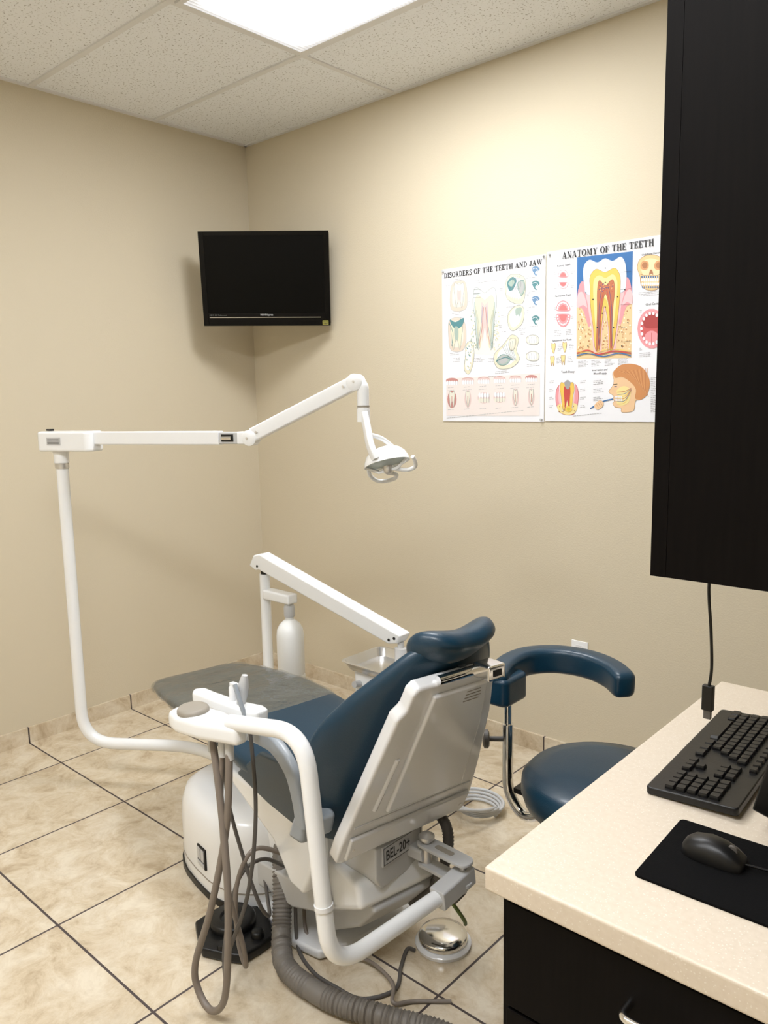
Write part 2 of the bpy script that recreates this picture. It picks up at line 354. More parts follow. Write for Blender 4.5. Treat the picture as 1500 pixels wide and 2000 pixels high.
# ---------------------------------------------------------------- wall television
fw=V(-.66249,.73498,0).normalized()
def tv():
    c=V(.423,-.261,2.011); yaw=math.radians(2)
    n=-fw; n=Matrix.Rotation(-yaw,3,'Z')@n
    ex=V(-n.y,n.x,0).normalized()
    if ex.dot(V(.7445,.667,0))<0: ex=-ex
    roll=math.radians(-1.0); tilt=math.radians(9)
    ez=V(0,0,1); n2=(n*math.cos(tilt)-ez*math.sin(tilt)).normalized(); ey=(ez*math.cos(tilt)+n*math.sin(tilt)).normalized()
    ex2=ex*math.cos(roll)+ey*math.sin(roll); ey2=ey*math.cos(roll)-ex*math.sin(roll)
    ex,ey,n=ex2,ey2,n2
    t=thing("television",c+V(0,0,-.2),"black flat wall television on a corner bracket, switched off","television")
    Wd,Hh=.2995,.211
    fr=rrect(Wd,Hh,.012); 
    add("body",prism(fr,c,ex,ey,n,-.03,0),'blackgloss',t,bevel=.004)
    add("back_cover",prism(rrect(Wd*.6,Hh*.7,.03),c,ex,ey,n,-.06,-.028),'black',t,bevel=.01)
    bz=join(prism([(-Wd,Hh),(-Wd,-Hh),(-Wd+.024,-Hh),(-Wd+.024,Hh)],c,ex,ey,n,0,.005),prism([(Wd-.024,Hh),(Wd-.024,-Hh),(Wd,-Hh),(Wd,Hh)],c,ex,ey,n,0,.005),
        prism([(-Wd+.024,Hh),(-Wd+.024,Hh-.02),(Wd-.024,Hh-.02),(Wd-.024,Hh)],c,ex,ey,n,0,.005),prism([(-Wd+.024,-Hh+.058),(-Wd+.024,-Hh),(Wd-.024,-Hh),(Wd-.024,-Hh+.058)],c,ex,ey,n,0,.005))
    add("bezel",bz,'blackgloss',t,bevel=.001)
    add("screen",prism([(-Wd+.022,Hh-.018),(-Wd+.022,-Hh+.056),(Wd-.022,-Hh+.056),(Wd-.022,Hh-.018)],c,ex,ey,n,.0005,.003),'screen',t)
    add("silver_trim",prism([(-Wd+.03,-Hh+.040),(-Wd+.03,-Hh+.0375),(Wd-.045,-Hh+.0375),(Wd-.045,-Hh+.040)],c,ex,ey,n,.005,.0065),'chrome',t)
    add("logo",textat("HANNspree",.0115,c-ey*(Hh-.047)+n*.0055,ex,ey,.0003,'CENTER'),cm('',170,170,170),t,smooth=False)
    add("marking",textat("HDMI  SRS TruSurround",.008,c-ey*(Hh-.047)-ex*(Wd-.03)+n*.0055,ex,ey),cm('',120,120,120),t,smooth=False)
    so=c-ey*(Hh-.014)+ex*(Wd-.024)
    g1=prism(rrect(.014,.010,.002),so,ex,ey,n,.005,.0058)
    g2=textat("1080P",.009,so+n*.0062-ey*.007,ex,ey,.0002,'CENTER'); g3=textat("FULL HD",.0058,so+n*.0062+ey*.002,ex,ey,.0002,'CENTER')
    add("sticker",[(g1,cm('',134,128,44)),(g2,cm('',20,20,20)),(g3,cm('',20,20,20))],None,t,smooth=False,label="small yellow resolution sticker")
    pb=c-n*.06
    add("bracket_plate",prism(rrect(.06,.06,.005),pb,ex,ey,n,-.012,.0),'black',t,bevel=.002)
    a0=pb-n*.012; a1=V(.24,-.16,2.01); a2=V(.12,-.012,2.01)
    add("bracket_arm",join(sweep([a0,a1],rrect(.02,.012,.004)),sweep([a1,a2],rrect(.02,.012,.004)),cyl(a1-V(0,0,.03),a1+V(0,0,.03),.018)),'black',t)
    add("wall_plate",box(.07,.17,-.016,-.001,1.93,2.09),'black',t,bevel=.002)
tv()
# ---------------------------------------------------------------- posters
def wxz(px,py):
    d=Rm@V(px-750,1000-py,-1544); t=(0-CAM.y)/d.y; q=CAM+d*t; return q.x,q.z
class Art:
    def __init__(s): s.parts=[]; s.n=0
    def lay(s,l): return -.0035-.00022*l
    def raw(s,pts,m,l):
        s.n+=1; y=s.lay(l)-s.n*1e-6
        s.parts.append((([V(x,y,z) for x,z in pts],[tuple(range(len(pts)))]),m))
    def poly(s,pts,m,l=1): s.raw([wxz(*p) for p in pts],m,l)
    def blob(s,pts,m,l=1,n=5):
        q=spline([V(a,b,0) for a,b in pts],n,True); s.raw([wxz(p.x,p.y) for p in q],m,l)
    def ell(s,cx,cy,rx,ry,m,l=1,n=18): s.poly([(cx+rx*math.cos(2*math.pi*i/n),cy+ry*math.sin(2*math.pi*i/n)) for i in range(n)],m,l)
    def line(s,pts,w,m,l=2,closed=False):
        q=[V(a,b,0) for a,b in pts]; 
        if len(q)>2: q=spline(q,5,closed)
        if closed: q.append(q[0])
        L=[];Rr=[]
        for i,p in enumerate(q):
            d=(q[min(i+1,len(q)-1)]-q[max(i-1,0)]).normalized(); nn=V(-d.y,d.x,0)*w/2
            L.append(p+nn);Rr.append(p-nn)
        s.n+=1; y=s.lay(l)-s.n*1e-6
        vs=[V(wxz(p.x,p.y)[0],y,wxz(p.x,p.y)[1]) for p in L+Rr]; k=len(L)
        s.parts.append(((vs,[(i,i+1,k+i+1,k+i) for i in range(k-1)]),m))
    def shaded(s,pts,m,m2,edge,l=1,w=.7):
        cx=sum(p[0] for p in pts)/len(pts); cy=sum(p[1] for p in pts)/len(pts)
        s.blob(pts,m,l); s.blob([(cx+(a-cx)*.72-.6,cy+(b-cy)*.78-.6) for a,b in pts],m2,l+1); s.line(pts,w,edge,l+2,True)
    def bars(s,x,y,w,n,dy=3.2,m=None,h=.9,slope=-.1):
        m=m or cm('',168,168,170)
        for i in range(n):
            ww=w*random.uniform(.65,1); yy=y+i*dy; xx=x
            while xx<x+ww-1.5:
                d=min(random.uniform(2.5,7),x+ww-xx)
                s.poly([(xx,yy+slope*(xx-x)),(xx+d,yy+slope*(xx+d-x)),(xx+d,yy+h+slope*(xx+d-x)),(xx,yy+h+slope*(xx-x))],m,2); xx+=d+1
    def text(s,t,px,py,size,m,off=0,align='LEFT',width=None,l=3):
        x,z=wxz(px,py); s.parts.append((textat(t,size,(x,s.lay(l),z),(1,0,0),(0,0,1),off,align,width),m))
W_=cm('',230,231,236,.35)
def tooth(a,cx,cy,w,h,body,l=3,roots=2,out=None,edge=None):
    pts=[(-.5,-.25),(-.42,-.48),(-.15,-.44),(0,-.4),(.15,-.44),(.42,-.48),(.5,-.25),(.42,0)]
    if roots==2: pts+=[(.36,.3),(.26,.5),(.16,.3),(0,.1),(-.16,.3),(-.26,.5),(-.36,.3)]
    else: pts+=[(.25,.3),(.05,.5),(-.1,.45),(-.28,.2)]
    pts+=[(-.42,0)]
    P=[(cx+p[0]*w,cy+p[1]*h) for p in pts]
    if out: a.blob([(cx+(p[0])*w*1.1,cy+p[1]*h*1.06) for p in pts],out,l)
    a.blob(P,body,l)
    if edge: a.line(P,.6,edge,l+1,True)
k_blk=cm('',25,25,28)
def poster1():
    a=Art(); x0,x1,z0,z1=1.257,1.750,1.353,1.982
    a.parts.append(((box(x0,x1,-.0034,-.0006,z0,z1)),W_))
    a.parts.append((slab("DISORDERS OF THE TEETH AND JAW",(x0+.012,a.lay(9),z1-.036),(1,0,0),(0,0,1),.0205,.468),k_blk))
    crm=cm('',222,214,192); crm2=cm('',224,221,208); org=cm('',214,199,184); sage=cm('',160,178,168); tl=cm('',80,132,138); yl=cm('',212,205,168); yl2=cm('',220,215,190); pk=cm('',216,192,188); gy=cm('',178,180,180); bl=cm('',100,136,172); rd=cm('',190,132,126); ed=cm('',136,140,136)
    a.shaded([(884,556),(897,548),(910,552),(914,580),(910,604),(884,606),(880,580)],org,crm2,gy,1); tooth(a,898,577,20,50,crm2,4,2,None,ed); tooth(a,898,582,8,32,pk,6,2)
    a.shaded([(878,628),(893,620),(908,628),(912,660),(905,684),(882,684),(877,655)],org,crm2,gy,1); tooth(a,893,656,24,54,yl2,4,2,None,ed); a.blob([(880,624),(891,629),(907,621),(904,636),(893,643),(884,636)],tl,6); a.blob([(889,640),(896,640),(896,662),(890,662)],sage,7); a.line([(878,630),(886,650),(884,676)],1,tl,8)
    a.shaded([(912,672),(924,668),(927,700),(918,730),(908,722),(910,696)],yl2,W_,ed,1)
    for i in range(26): a.ell(916+random.uniform(-6,7),699+random.uniform(-26,26),1.3,1.5,(sage,yl,tl)[i%9==0 and 2 or i%2],4,8)
    a.blob([(922,590),(935,560),(960,558),(976,585),(978,640),(976,690),(945,692),(920,685),(918,640)],cm('',227,225,217),1)
    for i in range(90):
        sx=random.choice((-1,1)); a.ell(948+sx*random.uniform(17,28),640+random.uniform(-34,46),random.uniform(.9,1.6),random.uniform(1,1.8),(sage,yl)[i%2],2,8)
    tooth(a,948,622,46,124,cm('',206,215,215),3,2,None,ed); tooth(a,948,628,37,104,yl2,5,2,None,yl); tooth(a,948,628,15,78,pk,7,2)
    for d in (-1,1):
        a.line([(948+d*2,600),(948+d*5,640),(948+d*11,676)],1.1,rd,9); a.line([(948+d*4,598),(948+d*7,636),(948+d*13,672)],.7,bl,9)
        for k in range(4): a.line([(948+d*(20-k*2),590+k*8),(948+d*(17-k*2),640),(948+d*(16-k),680)],.6,sage,9)
    for y in (566,574,582): a.line([(926,y),(940,y-1)],.6,ed,9)
    a.shaded([(990,548),(1000,536),(1020,538),(1028,552),(1024,588),(1012,594),(994,586),(988,570)],yl2,W_,ed,1); a.blob([(992,552),(1002,541),(1010,548),(1004,564),(996,568)],tl,4); a.blob([(994,554),(1002,546),(1006,552),(1000,560)],sage,5); a.shaded([(1012,554),(1024,548),(1026,566),(1018,578)],sage,gy,tl,4)
    for i in range(6): a.ell(993+i*4.5,573+i*.8,2.2,4,W_,6,10); a.ell(993+i*4.5,582+i*.8,2.1,3.6,yl2,6,10)
    for i in range(5): a.line([(1000+i*4,540),(1003+i*4,556),(998+i*4,568)],.6,ed,7)
    a.shaded([(994,612),(1010,597),(1024,602),(1022,630),(1004,646),(994,636)],yl2,W_,ed,1); a.blob([(1008,604),(1020,601),(1017,616),(1010,620)],sage,4)
    for i in range(5): a.ell(997+i*4,626-i*2,1.9,3.6,W_,5,10)
    a.shaded([(968,690),(985,672),(1000,654),(1014,662),(1010,684),(1016,702),(1000,718),(976,720),(966,706)],yl2,W_,ed,1); a.shaded([(972,702),(984,692),(998,700),(990,712),(976,712)],sage,gy,tl,4); a.shaded([(996,664),(1008,662),(1006,680),(998,684)],crm,crm2,ed,4); a.line([(970,706),(988,698),(1004,704)],1.4,tl,8)
    for i in range(6): a.line([(982+i*4,676-i*2),(990+i*3,690),(1000+i*2,700+i)],.7,(ed,sage)[i%2],8)
    for i,yy in enumerate((530,558,588,626)):
        a.blob([(1040,yy-6),(1048,yy-10),(1055,yy-5),(1051,yy+3),(1048,yy+9),(1043,yy+3)],(bl,tl,bl,tl)[i],2); a.ell(1050,yy+3,3.4,3.4,W_,4); a.line([(1041,yy-4),(1048,yy-6),(1053,yy)],.8,W_,4); a.bars(1034,yy+12,18,1)
    for yy in (664,696):
        a.shaded([(1030,yy-5),(1042,yy-10),(1053,yy-5),(1052,yy+7),(1040,yy+9),(1030,yy+5)],crm2,W_,ed,2)
        for k in range(4): a.line([(1034+k*5,yy-6),(1035+k*5,yy+6)],.7,gy,6)
    for (x,y,w,n) in ((872,558,10,1),(932,552,26,1),(886,546,24,2),(916,588,8,1),(880,690,18,2),(886,700,18,3),(926,700,22,3),(954,700,14,3),(930,548,10,1),(1014,642,18,2),(1018,650,12,2),(980,648,14,1),(1028,540,8,2),(1030,574,6,2),(1030,606,8,2),(1030,712,26,2),(968,726,30,2),(884,612,20,2),(990,600,16,1),(978,560,8,3),(980,616,10,2),(962,548,14,1),(976,636,8,2),(900,620,8,2)): a.bars(x,y,w,n)
    a.poly([(873,739),(1056,729),(1055,812),(873,812)],cm('',228,218,214),1)
    for i in range(6):
        cx=884+i*31; cy=747-i*1.2
        a.ell(cx,cy-3,12,6,rd if i in(0,5) else pk,2); a.line([(cx-11,cy-6),(cx,cy-8),(cx+11,cy-6)],.8,rd,3)
        for k in range(5): a.ell(cx-9+k*4.5,cy+1,2.3,4.6,W_,4,10); a.line([(cx-6.8+k*4.5,cy-2),(cx-6.8+k*4.5,cy+4)],.5,gy,5)
        a.bars(cx-8,cy+10,16,1); a.bars(cx-10,cy+16,20,1,h=.8)
        cy=780-i*1.0
        if i in (2,3):
            a.ell(cx,cy-1,12,11,pk,2)
            for k in range(4):
                a.ell(cx-8+k*5.3,cy-6,2.6,5,W_,3,10); a.ell(cx-8+k*5.3,cy+4,2.6,5,crm2,3,10); a.line([(cx-5.3+k*5.3,cy-9),(cx-5.3+k*5.3,cy+8)],.6,ed,5)
        else:
            a.ell(cx,cy,9 if i==0 else 6.5,17,rd if i==0 else pk,2); tooth(a,cx,cy,11 if i==0 else 8,32,crm2,3,2 if i==0 else 1,None,ed); a.line([(cx,cy-6),(cx,cy+10)],1.2,rd,6)
        a.bars(cx-8,cy+20,16,1)
    a.text("Dental Anomalies",962,736,.0055,k_blk,0,'CENTER')
    a.bars(874,816,150,1,m=gy)
    p=add("poster",a.parts,None,None,smooth=False,label="white anatomical poster about disorders of the teeth and jaw",category="poster",origin=V((x0+x1)/2,-.002,z0))
    p["group"]="dental wall charts"; return p
def poster2():
    a=Art(); x0,x1,z0,z1=1.755,2.250,1.356,1.988
    a.parts.append(((box(x0,x1,-.0034,-.0006,z0,z1)),W_))
    a.parts.append((slab("ANATOMY OF THE TEETH",(x0+.066,a.lay(14),z1-.033),(1,0,0),(0,0,1),.0235,.352),k_blk))
    bl=cm('',40,100,160); yl=cm('',226,188,84); dn=cm('',230,211,144); pk=cm('',224,146,152); pkl=cm('',232,184,186); rd=cm('',188,70,62); pulp=cm('',182,106,70); bone=cm('',224,194,146); crown=cm('',222,229,236); gy=cm('',150,150,150); org=cm('',196,132,80); skin=cm('',226,188,146); bd=cm('',50,66,126); edg=cm('',164,118,72)
    a.poly([(1128,503),(1237,491),(1234,699),(1127,701)],bl,1)
    a.poly([(1128,590),(1236,583),(1234,699),(1127,701)],bone,2)
    for i in range(170):
        x=random.choice((random.uniform(1130,1156),random.uniform(1206,1234),random.uniform(1172,1190))); a.ell(x,random.uniform(600 if abs(x-1181)>20 else 625,684),random.uniform(1,1.9),random.uniform(1.3,2.4),random.choice((cm('',206,160,110),cm('',244,232,204),cm('',178,124,80))),3,8)
    a.blob([(1128,596),(1132,560),(1140,550),(1150,565),(1156,600),(1152,640),(1140,606)],pk,4); a.blob([(1236,590),(1232,552),(1224,542),(1214,560),(1208,598),(1212,636),(1224,600)],pk,4)
    a.blob([(1128,600),(1130,575),(1140,572),(1148,600),(1140,596)],pkl,5); a.blob([(1236,594),(1235,570),(1226,568),(1216,596),(1226,590)],pkl,5)
    a.blob([(1150,560),(1150,600),(1156,640),(1162,690),(1174,690),(1178,640),(1182,606),(1188,640),(1190,686),(1202,686),(1208,640),(1214,600),(1216,556)],pkl,5)
    cr=[(1143,560),(1141,524),(1152,508),(1168,513),(1183,505),(1198,510),(1214,502),(1223,518),(1224,552),(1214,572),(1152,576)]
    a.blob(cr,crown,6); a.line(cr,.8,cm('',170,184,200),7,True); a.line([(1150,520),(1160,516),(1172,522),(1184,514),(1198,520),(1214,511)],1,cm('',200,212,224),7); a.line([(1147,530),(1148,556)],2,cm('',206,218,228),7)
    rt=[(1154,566),(1154,540),(1166,526),(1183,532),(1202,524),(1212,538),(1213,562),(1210,600),(1204,650),(1198,682),(1191,680),(1190,640),(1182,598),(1176,640),(1172,682),(1164,682),(1160,640),(1155,600)]
    a.blob(rt,yl,8); a.line(rt,.7,edg,9,True)
    a.blob([(1160,568),(1162,546),(1172,538),(1184,543),(1198,536),(1206,546),(1207,566),(1203,610),(1196,660),(1194,640),(1190,600),(1182,582),(1176,604),(1170,650),(1167,660),(1162,610)],dn,10)
    pp=[(1168,570),(1172,548),(1184,558),(1198,546),(1202,568),(1198,610),(1196,676),(1193,676),(1192,610),(1184,574),(1176,610),(1169,678),(1166,678),(1168,610)]
    a.blob(pp,pulp,11); a.line(pp,.7,cm('',150,80,60),12,True)
    for i in range(40): a.ell(random.uniform(1172,1200),random.uniform(552,570),1,1,random.choice((rd,cm('',224,160,110),bd)),12,6)
    for d in (-1,1):
        a.line([(1184+d*3,566),(1184+d*9,600),(1184+d*10,640),(1184+d*13,682)],1.1,rd,13); a.line([(1184+d*6,560),(1184+d*12,600),(1184+d*13,676)],.8,bd,13)
    a.line([(1128,690),(1150,684),(1170,692),(1200,686),(1234,690)],2.4,rd,13); a.line([(1128,695),(1150,690),(1180,696),(1210,690),(1234,695)],2,bl,14); a.line([(1128,686),(1160,690),(1190,682),(1234,686)],1.3,yl,14)
    for x,y in ((1184,524),(1184,552),(1160,585),(1208,580),(1146,572),(1222,566),(1184,600),(1168,640),(1200,640),(1140,640),(1228,630),(1184,660),(1150,676),(1216,676),(1178,612)): a.ell(x,y,1.3,1.3,k_blk,15,8)
    for y in (532,566,596,640,668): a.line([(1214,y),(1234,y-2)],.5,k_blk,15)
    for i in range(4): a.bars(1130+i*26,706-i*1.5,20,5,2.6,h=.8)
    def arch(cx,cy,rx,ry,up):
        s=-1 if up else 1
        P=[(cx+rx*math.cos(t),cy+s*ry*math.sin(t)) for t in [math.pi*i/10 for i in range(11)]]
        a.blob([(cx-rx,cy)]+P[::-1][1:-1]+[(cx+rx,cy),(cx+rx*.5,cy+s*-2),(cx-rx*.5,cy+s*-2)],pk,2)
        a.blob([(cx-rx*.5,cy)]+[(cx+rx*.5*math.cos(t),cy+s*ry*.55*math.sin(t)) for t in [math.pi*i/6 for i in range(7)]][::-1][1:-1]+[(cx+rx*.5,cy)],cm('',210,116,116),3)
        for i in range(11):
            t=math.pi*(i+.5)/11; a.ell(cx+rx*.8*math.cos(t),cy+s*ry*.8*math.sin(t),1.6,1.8,W_,4,8)
    a.text("Primary Teeth",1102,520,.0095,k_blk,.0001,'CENTER'); arch(1101,540,10,13,True); arch(1101,553,10,11,False)
    a.text("Permanent Teeth",1101,579,.0095,k_blk,.0001,'CENTER'); arch(1101,606,14,19,True); arch(1101,615,14,24,False)
    for y in (532,560,600,620): a.bars(1084,y,5,2); a.bars(1116,y-2,8,2)
    a.bars(1084,646,16,4); a.bars(1106,644,16,4)
    a.text("Function of the Teeth",1098,666,.0095,k_blk,.0001,'CENTER')
    for i,(x,y) in enumerate(((1082,680),(1104,678),(1080,705),(1101,703))):
        tooth(a,x,y,8,20,dn,3,1+i//2,None,edg); a.bars(x+8,y-6,12,4)
    a.text("Tooth Decay",1110,728,.0105,k_blk,.0001,'CENTER')
    a.shaded([(1088,762),(1096,750),(1110,746),(1126,752),(1131,775),(1124,806),(1108,810),(1094,804),(1087,785)],pk,pkl,rd,1); a.blob([(1090,792),(1108,786),(1128,790),(1124,806),(1108,810),(1094,804)],dn,4)
    for i in range(24): a.ell(random.uniform(1093,1126),random.uniform(792,806),1.1,1.3,edg,5,6)
    tooth(a,1109,774,28,56,yl,6,2,crown,edg); tooth(a,1109,777,13,46,rd,8,2); a.ell(1112,799,7,6,yl,9); a.ell(1112,799,3.5,3,cm('',196,180,60),10); a.blob([(1104,748),(1110,742),(1116,748),(1112,760),(1107,758)],gy,10)
    for y in (744,760,776,792): a.bars(1074,y,9,2); a.bars(1134,y,12,2)
    a.text("Innervation and",1172,724,.0098,k_blk,.0001,'CENTER'); a.text("Blood Supply",1173,731,.0098,k_blk,.0001,'CENTER')
    face=[(1200,742),(1198,728),(1212,716),(1236,713),(1256,722),(1267,742),(1264,766),(1252,776),(1242,784),(1238,802),(1216,805),(1214,797),(1203,795),(1198,788),(1201,783),(1197,779),(1200,775),(1197,771),(1190,765),(1198,753)]
    a.blob(face,skin,2); a.line(face,.5,edg,3,True)
    a.blob([(1203,738),(1200,726),(1214,713),(1238,711),(1258,720),(1270,744),(1266,768),(1254,780),(1242,778),(1243,760),(1232,746),(1216,736)],org,4)
    for i in range(16): a.line([(1206+i*4,726-i*.5),(1230+i*2.3,730+i*2.2),(1246+i*1.5,748+i*1.8)],.7,(cm('',172,108,62),cm('',212,156,104))[i%2],5)
    a.line([(1199,751),(1207,750)],1,k_blk,5); a.line([(1201,755),(1206,755)],1.4,bd,5)
    a.blob([(1206,762),(1220,754),(1232,762),(1230,784),(1216,792),(1206,788),(1208,776)],dn,5)
    for d in range(6): a.line([(1234,758+d),(1222,764+d*4.4),(1207,766+d*4.6)],.8,(rd,bl,yl)[d%3],7)
    for k in range(5): a.ell(1203+k*3,775,1.4,2.2,W_,8,8); a.ell(1203+k*3,781,1.4,2.2,W_,8,8)
    a.line([(1199,779),(1176,785),(1154,798)],2.2,bl,6)
    a.blob([(1162,792),(1172,782),(1180,786),(1178,794),(1168,800)],skin,7); 
    for k in range(3): a.line([(1166+k*4,789-k*2),(1170+k*4,796-k*2)],.6,edg,8)
    for y in range(738,806,7): a.bars(1272,y,14,2,m=gy)
    for y in (744,760,776): a.bars(1160,y,20,3,m=gy)
    a.bars(1120,812,60,1,m=gy)
    a.text("Childhood Dentition",1254,500,.0092,k_blk,.0001,'LEFT')
    bo=cm('',224,192,136)
    sk=[(1246,524),(1250,508),(1264,499),(1282,499),(1298,508),(1302,526),(1296,540),(1292,556),(1282,566),(1264,566),(1253,556),(1251,540)]
    a.shaded(sk,bo,cm('',234,212,168),edg,1)
    for x in (1260,1287):
        a.blob([(x-8,518),(x-3,510),(x+6,511),(x+8,520),(x+3,527),(x-6,526)],cm('',206,150,100),4); a.blob([(x-5,519),(x-1,513),(x+5,514),(x+5,521),(x,525)],cm('',168,112,72),5)
    a.blob([(1269,537),(1271,528),(1275,528),(1277,537),(1273,535)],cm('',160,106,70),5)
    a.line([(1252,536),(1262,538),(1284,538),(1294,534)],.7,edg,5)
    for i in range(9):
        a.ell(1255+i*4.4,547,1.9,3.4,W_,6,8); a.ell(1256+i*4.1,555,1.8,3.2,W_,6,8); a.ell(1255+i*4.4,541,1.3,2,bl,5,8); a.ell(1256+i*4.1,561,1.3,2,bl,5,8)
    a.bars(1248,572,44,3)
    a.text("Oral Cavity",1262,597,.0105,k_blk,.0001,'LEFT')
    a.ell(1274,642,28,39,pk,2); a.ell(1274,642,22,32,cm('',196,84,84),3); a.ell(1274,660,14,14,pk,4); a.line([(1274,650),(1274,672)],.9,rd,5); a.blob([(1258,626),(1274,612),(1290,626),(1286,640),(1262,640)],cm('',164,56,56),4)
    for i in range(18):
        t=2*math.pi*i/18; a.ell(1274+20*math.cos(t),642+30*math.sin(t),2.6,3.4,W_,6,8)
    for y in (606,680): a.bars(1250,y,6,2)
    a.bars(1250,690,30,3)
    p=add("poster",a.parts,None,None,smooth=False,label="colourful anatomy of the teeth poster with cutaway molar",category="poster",origin=V((x0+x1)/2,-.002,z0))
    p["group"]="dental wall charts"; return p
p1=poster1(); p2=poster2()
for p,x,z in ((p1,1.265,1.974),(p1,1.742,1.976),(p2,1.768,1.978),(p1,1.74,1.362)):
    add("pushpin",lathe([(.005,0),(.003,.003),(.0025,.006),(.005,.008),(.004,.010)],(x,-.0042,z),(0,-1,0),12),'ltgrey',p)
t=thing("wall_outlet",(1.92,-.004,.385),"white duplex electrical outlet plate on the beige wall","outlet")
add("cover_plate",box(1.885,1.955,-.006,-.0005,.385,.505),'white',t,bevel=.002)
for z in (.417,.475):
    add("socket",prism(rrect(.016,.014,.006),(1.92,-.006,z),(1,0,0),(0,0,1),(0,-1,0),0,.002),'shell',t)
# ---------------------------------------------------------------- dental chair
O=V(1.6,-1.24,0); CX=V(.982,-.191,0).normalized(); CY=V(.191,.982,0).normalized(); CZ=V(0,0,1)
def L(x,y,z): return O+CX*x+CY*y+CZ*z
def LG(g): return [L(v[0],v[1],v[2]) for v in g[0]],g[1]
chair=thing("dental_chair",(1.6,-1.24,0),"reclined dental chair with dark teal vinyl pads and white frame","dental chair")
def Q(name,g,m,**k):
    return add(name,LG(g),m,k.pop('parent',chair),**k)
def dome(cx,cy,ax,ay,z0,z1,e=.75,n=36,top=.06):
    rings=[]
    for s,z in ((1,z0),(1,z1-top),(.985,z1-top*.55),(.94,z1-top*.22),(.84,z1-top*.05),(.6,z1)):
        rings.append([V(cx+a,cy+b,z) for a,b in supc(ax*s,ay*s,e,n)])
    return loft(rings)
Q("base_plate",prism([(-.20,-.22),(.05,-.17),(.30,-.17),(.385,-.14),(.41,-.05),(.40,.12),(.36,.24),(.26,.30),(.05,.27),(-.2,.24)],(0,0,0),(1,0,0),(0,1,0),(0,0,1),.004,.03),'shell',bevel=.008)
Q("rubber_skirt",loft([[V(-.12+a,b,z) for a,b in supc(.262,.258,.7,36)] for z in (0,.02)]),'black')
Q("base_housing",dome(-.12,0,.257,.253,.02,.275,e=.7,top=.11),'white')
Q("base_seam",loft([[V(-.12+a,b,z) for a,b in supc(.2585,.2545,.7,36)] for z in (.056,.059)]),'grey')
outp=Q("power_panel",box(-.105,-.05,-.2565,-.24,.085,.15),'black',bevel=.003,label="black power inlet panel with grey switches")
for bx_ in (box(-.099,-.08,-.2585,-.256,.11,.145),box(-.075,-.056,-.2585,-.256,.11,.145),box(-.099,-.056,-.2585,-.256,.09,.103)):
    Q("socket",bx_,'ltgrey',parent=outp)
Q("lift_arm",prism([(-.16,.24),(-.20,.06),(.02,.09),(.40,.15),(.57,.24),(.555,.30),(.36,.33),(.10,.32)],(0,0,0),(1,0,0),(0,0,1),(0,1,0),-.13,.13),'white',bevel=.018,seg=3)
Q("lift_joint",prism([(.30,.10),(.36,.05),(.50,.14),(.57,.22),(.50,.26),(.34,.24)],(0,0,0),(1,0,0),(0,0,1),(0,1,0),-.09,.15),'ltgrey',bevel=.01)
Q("support_arm",prism([(-.1,.05),(-.1,.12),(.30,.20),(.44,.24),(.46,.19),(.30,.12)],(0,0,0),(1,0,0),(0,0,1),(0,1,0),-.165,-.135),'ltgrey',bevel=.006)
Q("seat_frame",prism([(-.16,.44),(.02,.45),(.30,.455),(.44,.43),(.455,.34),(.40,.275),(.34,.27),(.16,.34),(-.04,.39),(-.18,.41)],(0,0,0),(1,0,0),(0,0,1),(0,1,0),-.165,.165),'white',bevel=.018,seg=3)
Q("side_fin",prism([(-.02,.43),(.25,.44),(.49,.435),(.49,.34),(.44,.25),(.38,.25),(.30,.33),(.06,.40)],(0,0,0),(1,0,0),(0,0,1),(0,1,0),-.215,-.16),'white',bevel=.014,seg=3)
add("rear_cover",prism([(-1.44,.392),(-1.262,.392),(-1.262,.33),(-1.29,.28),(-1.42,.28),(-1.44,.31)],(0,0,0),(0,1,0),(0,0,1),(1,0,0),1.98,2.153),'ltgrey',chair,bevel=.006)
plate=add("name_plate",box(2.152,2.158,-1.421,-1.276,.337,.388),'ltgrey',chair,bevel=.001)
add("lettering",textat("BEL-20+",.036,(2.1588,-1.411,.3505),(0,1,0),(0,0,1),.0008,'LEFT',.088),cm('',50,50,52),plate,smooth=False)
bx=join(box(2.1582,2.1588,-1.418,-1.279,.340,.3415),box(2.1582,2.1588,-1.418,-1.279,.3835,.385),box(2.1582,2.1588,-1.418,-1.4165,.340,.385),box(2.1582,2.1588,-1.2805,-1.279,.340,.385))
add("plate_border",bx,cm('',90,90,92),plate,smooth=False)
B0=V(.55,0,.40); D=V(.439,0,.898).normalized(); NN=V(-.898,0,.439).normalized()
def B(w,h,n): return B0+V(0,w,0)+D*h+NN*n
def BG(g): return [B(*v) for v in g[0]],g[1]
def QB(name,g,m,**k): return Q(name,BG(g),m,**k)
outl=[(-.185,-.01),(.185,.0),(.20,.02),(.20,.08),(.178,.20),(.138,.38),(.098,.50),(.085,.525),(-.13,.53),(-.142,.515),(-.145,.47),(-.163,.45),(-.20,.06),(-.20,.005)]
shell=QB("back_shell",prism(outl,(0,0,0),(1,0,0),(0,1,0),(0,0,1),-.022,.012),'shell',bevel=.009,seg=3)
QB("raised_panel",prism([(-.10,.14),(.135,.14),(.105,.36),(.07,.50),(-.085,.50)],(0,0,0),(1,0,0),(0,1,0),(0,0,1),-.032,-.020),'shell',parent=shell,bevel=.006,seg=3)
QB("lower_apron",prism([(-.18,.010),(.175,.018),(.185,.03),(.185,.085),(-.182,.085)],(0,0,0),(1,0,0),(0,1,0),(0,0,1),-.031,-.020),'shell',parent=shell,bevel=.006,seg=3)
for rd_ in (tube([V(-.178,.118,-.022),V(.178,.118,-.022)],.003,8),tube([V(-.135,.16,-.022),V(-.12,.32,-.022)],.006,8)):
    QB("ridge",rd_,'shell',parent=shell)
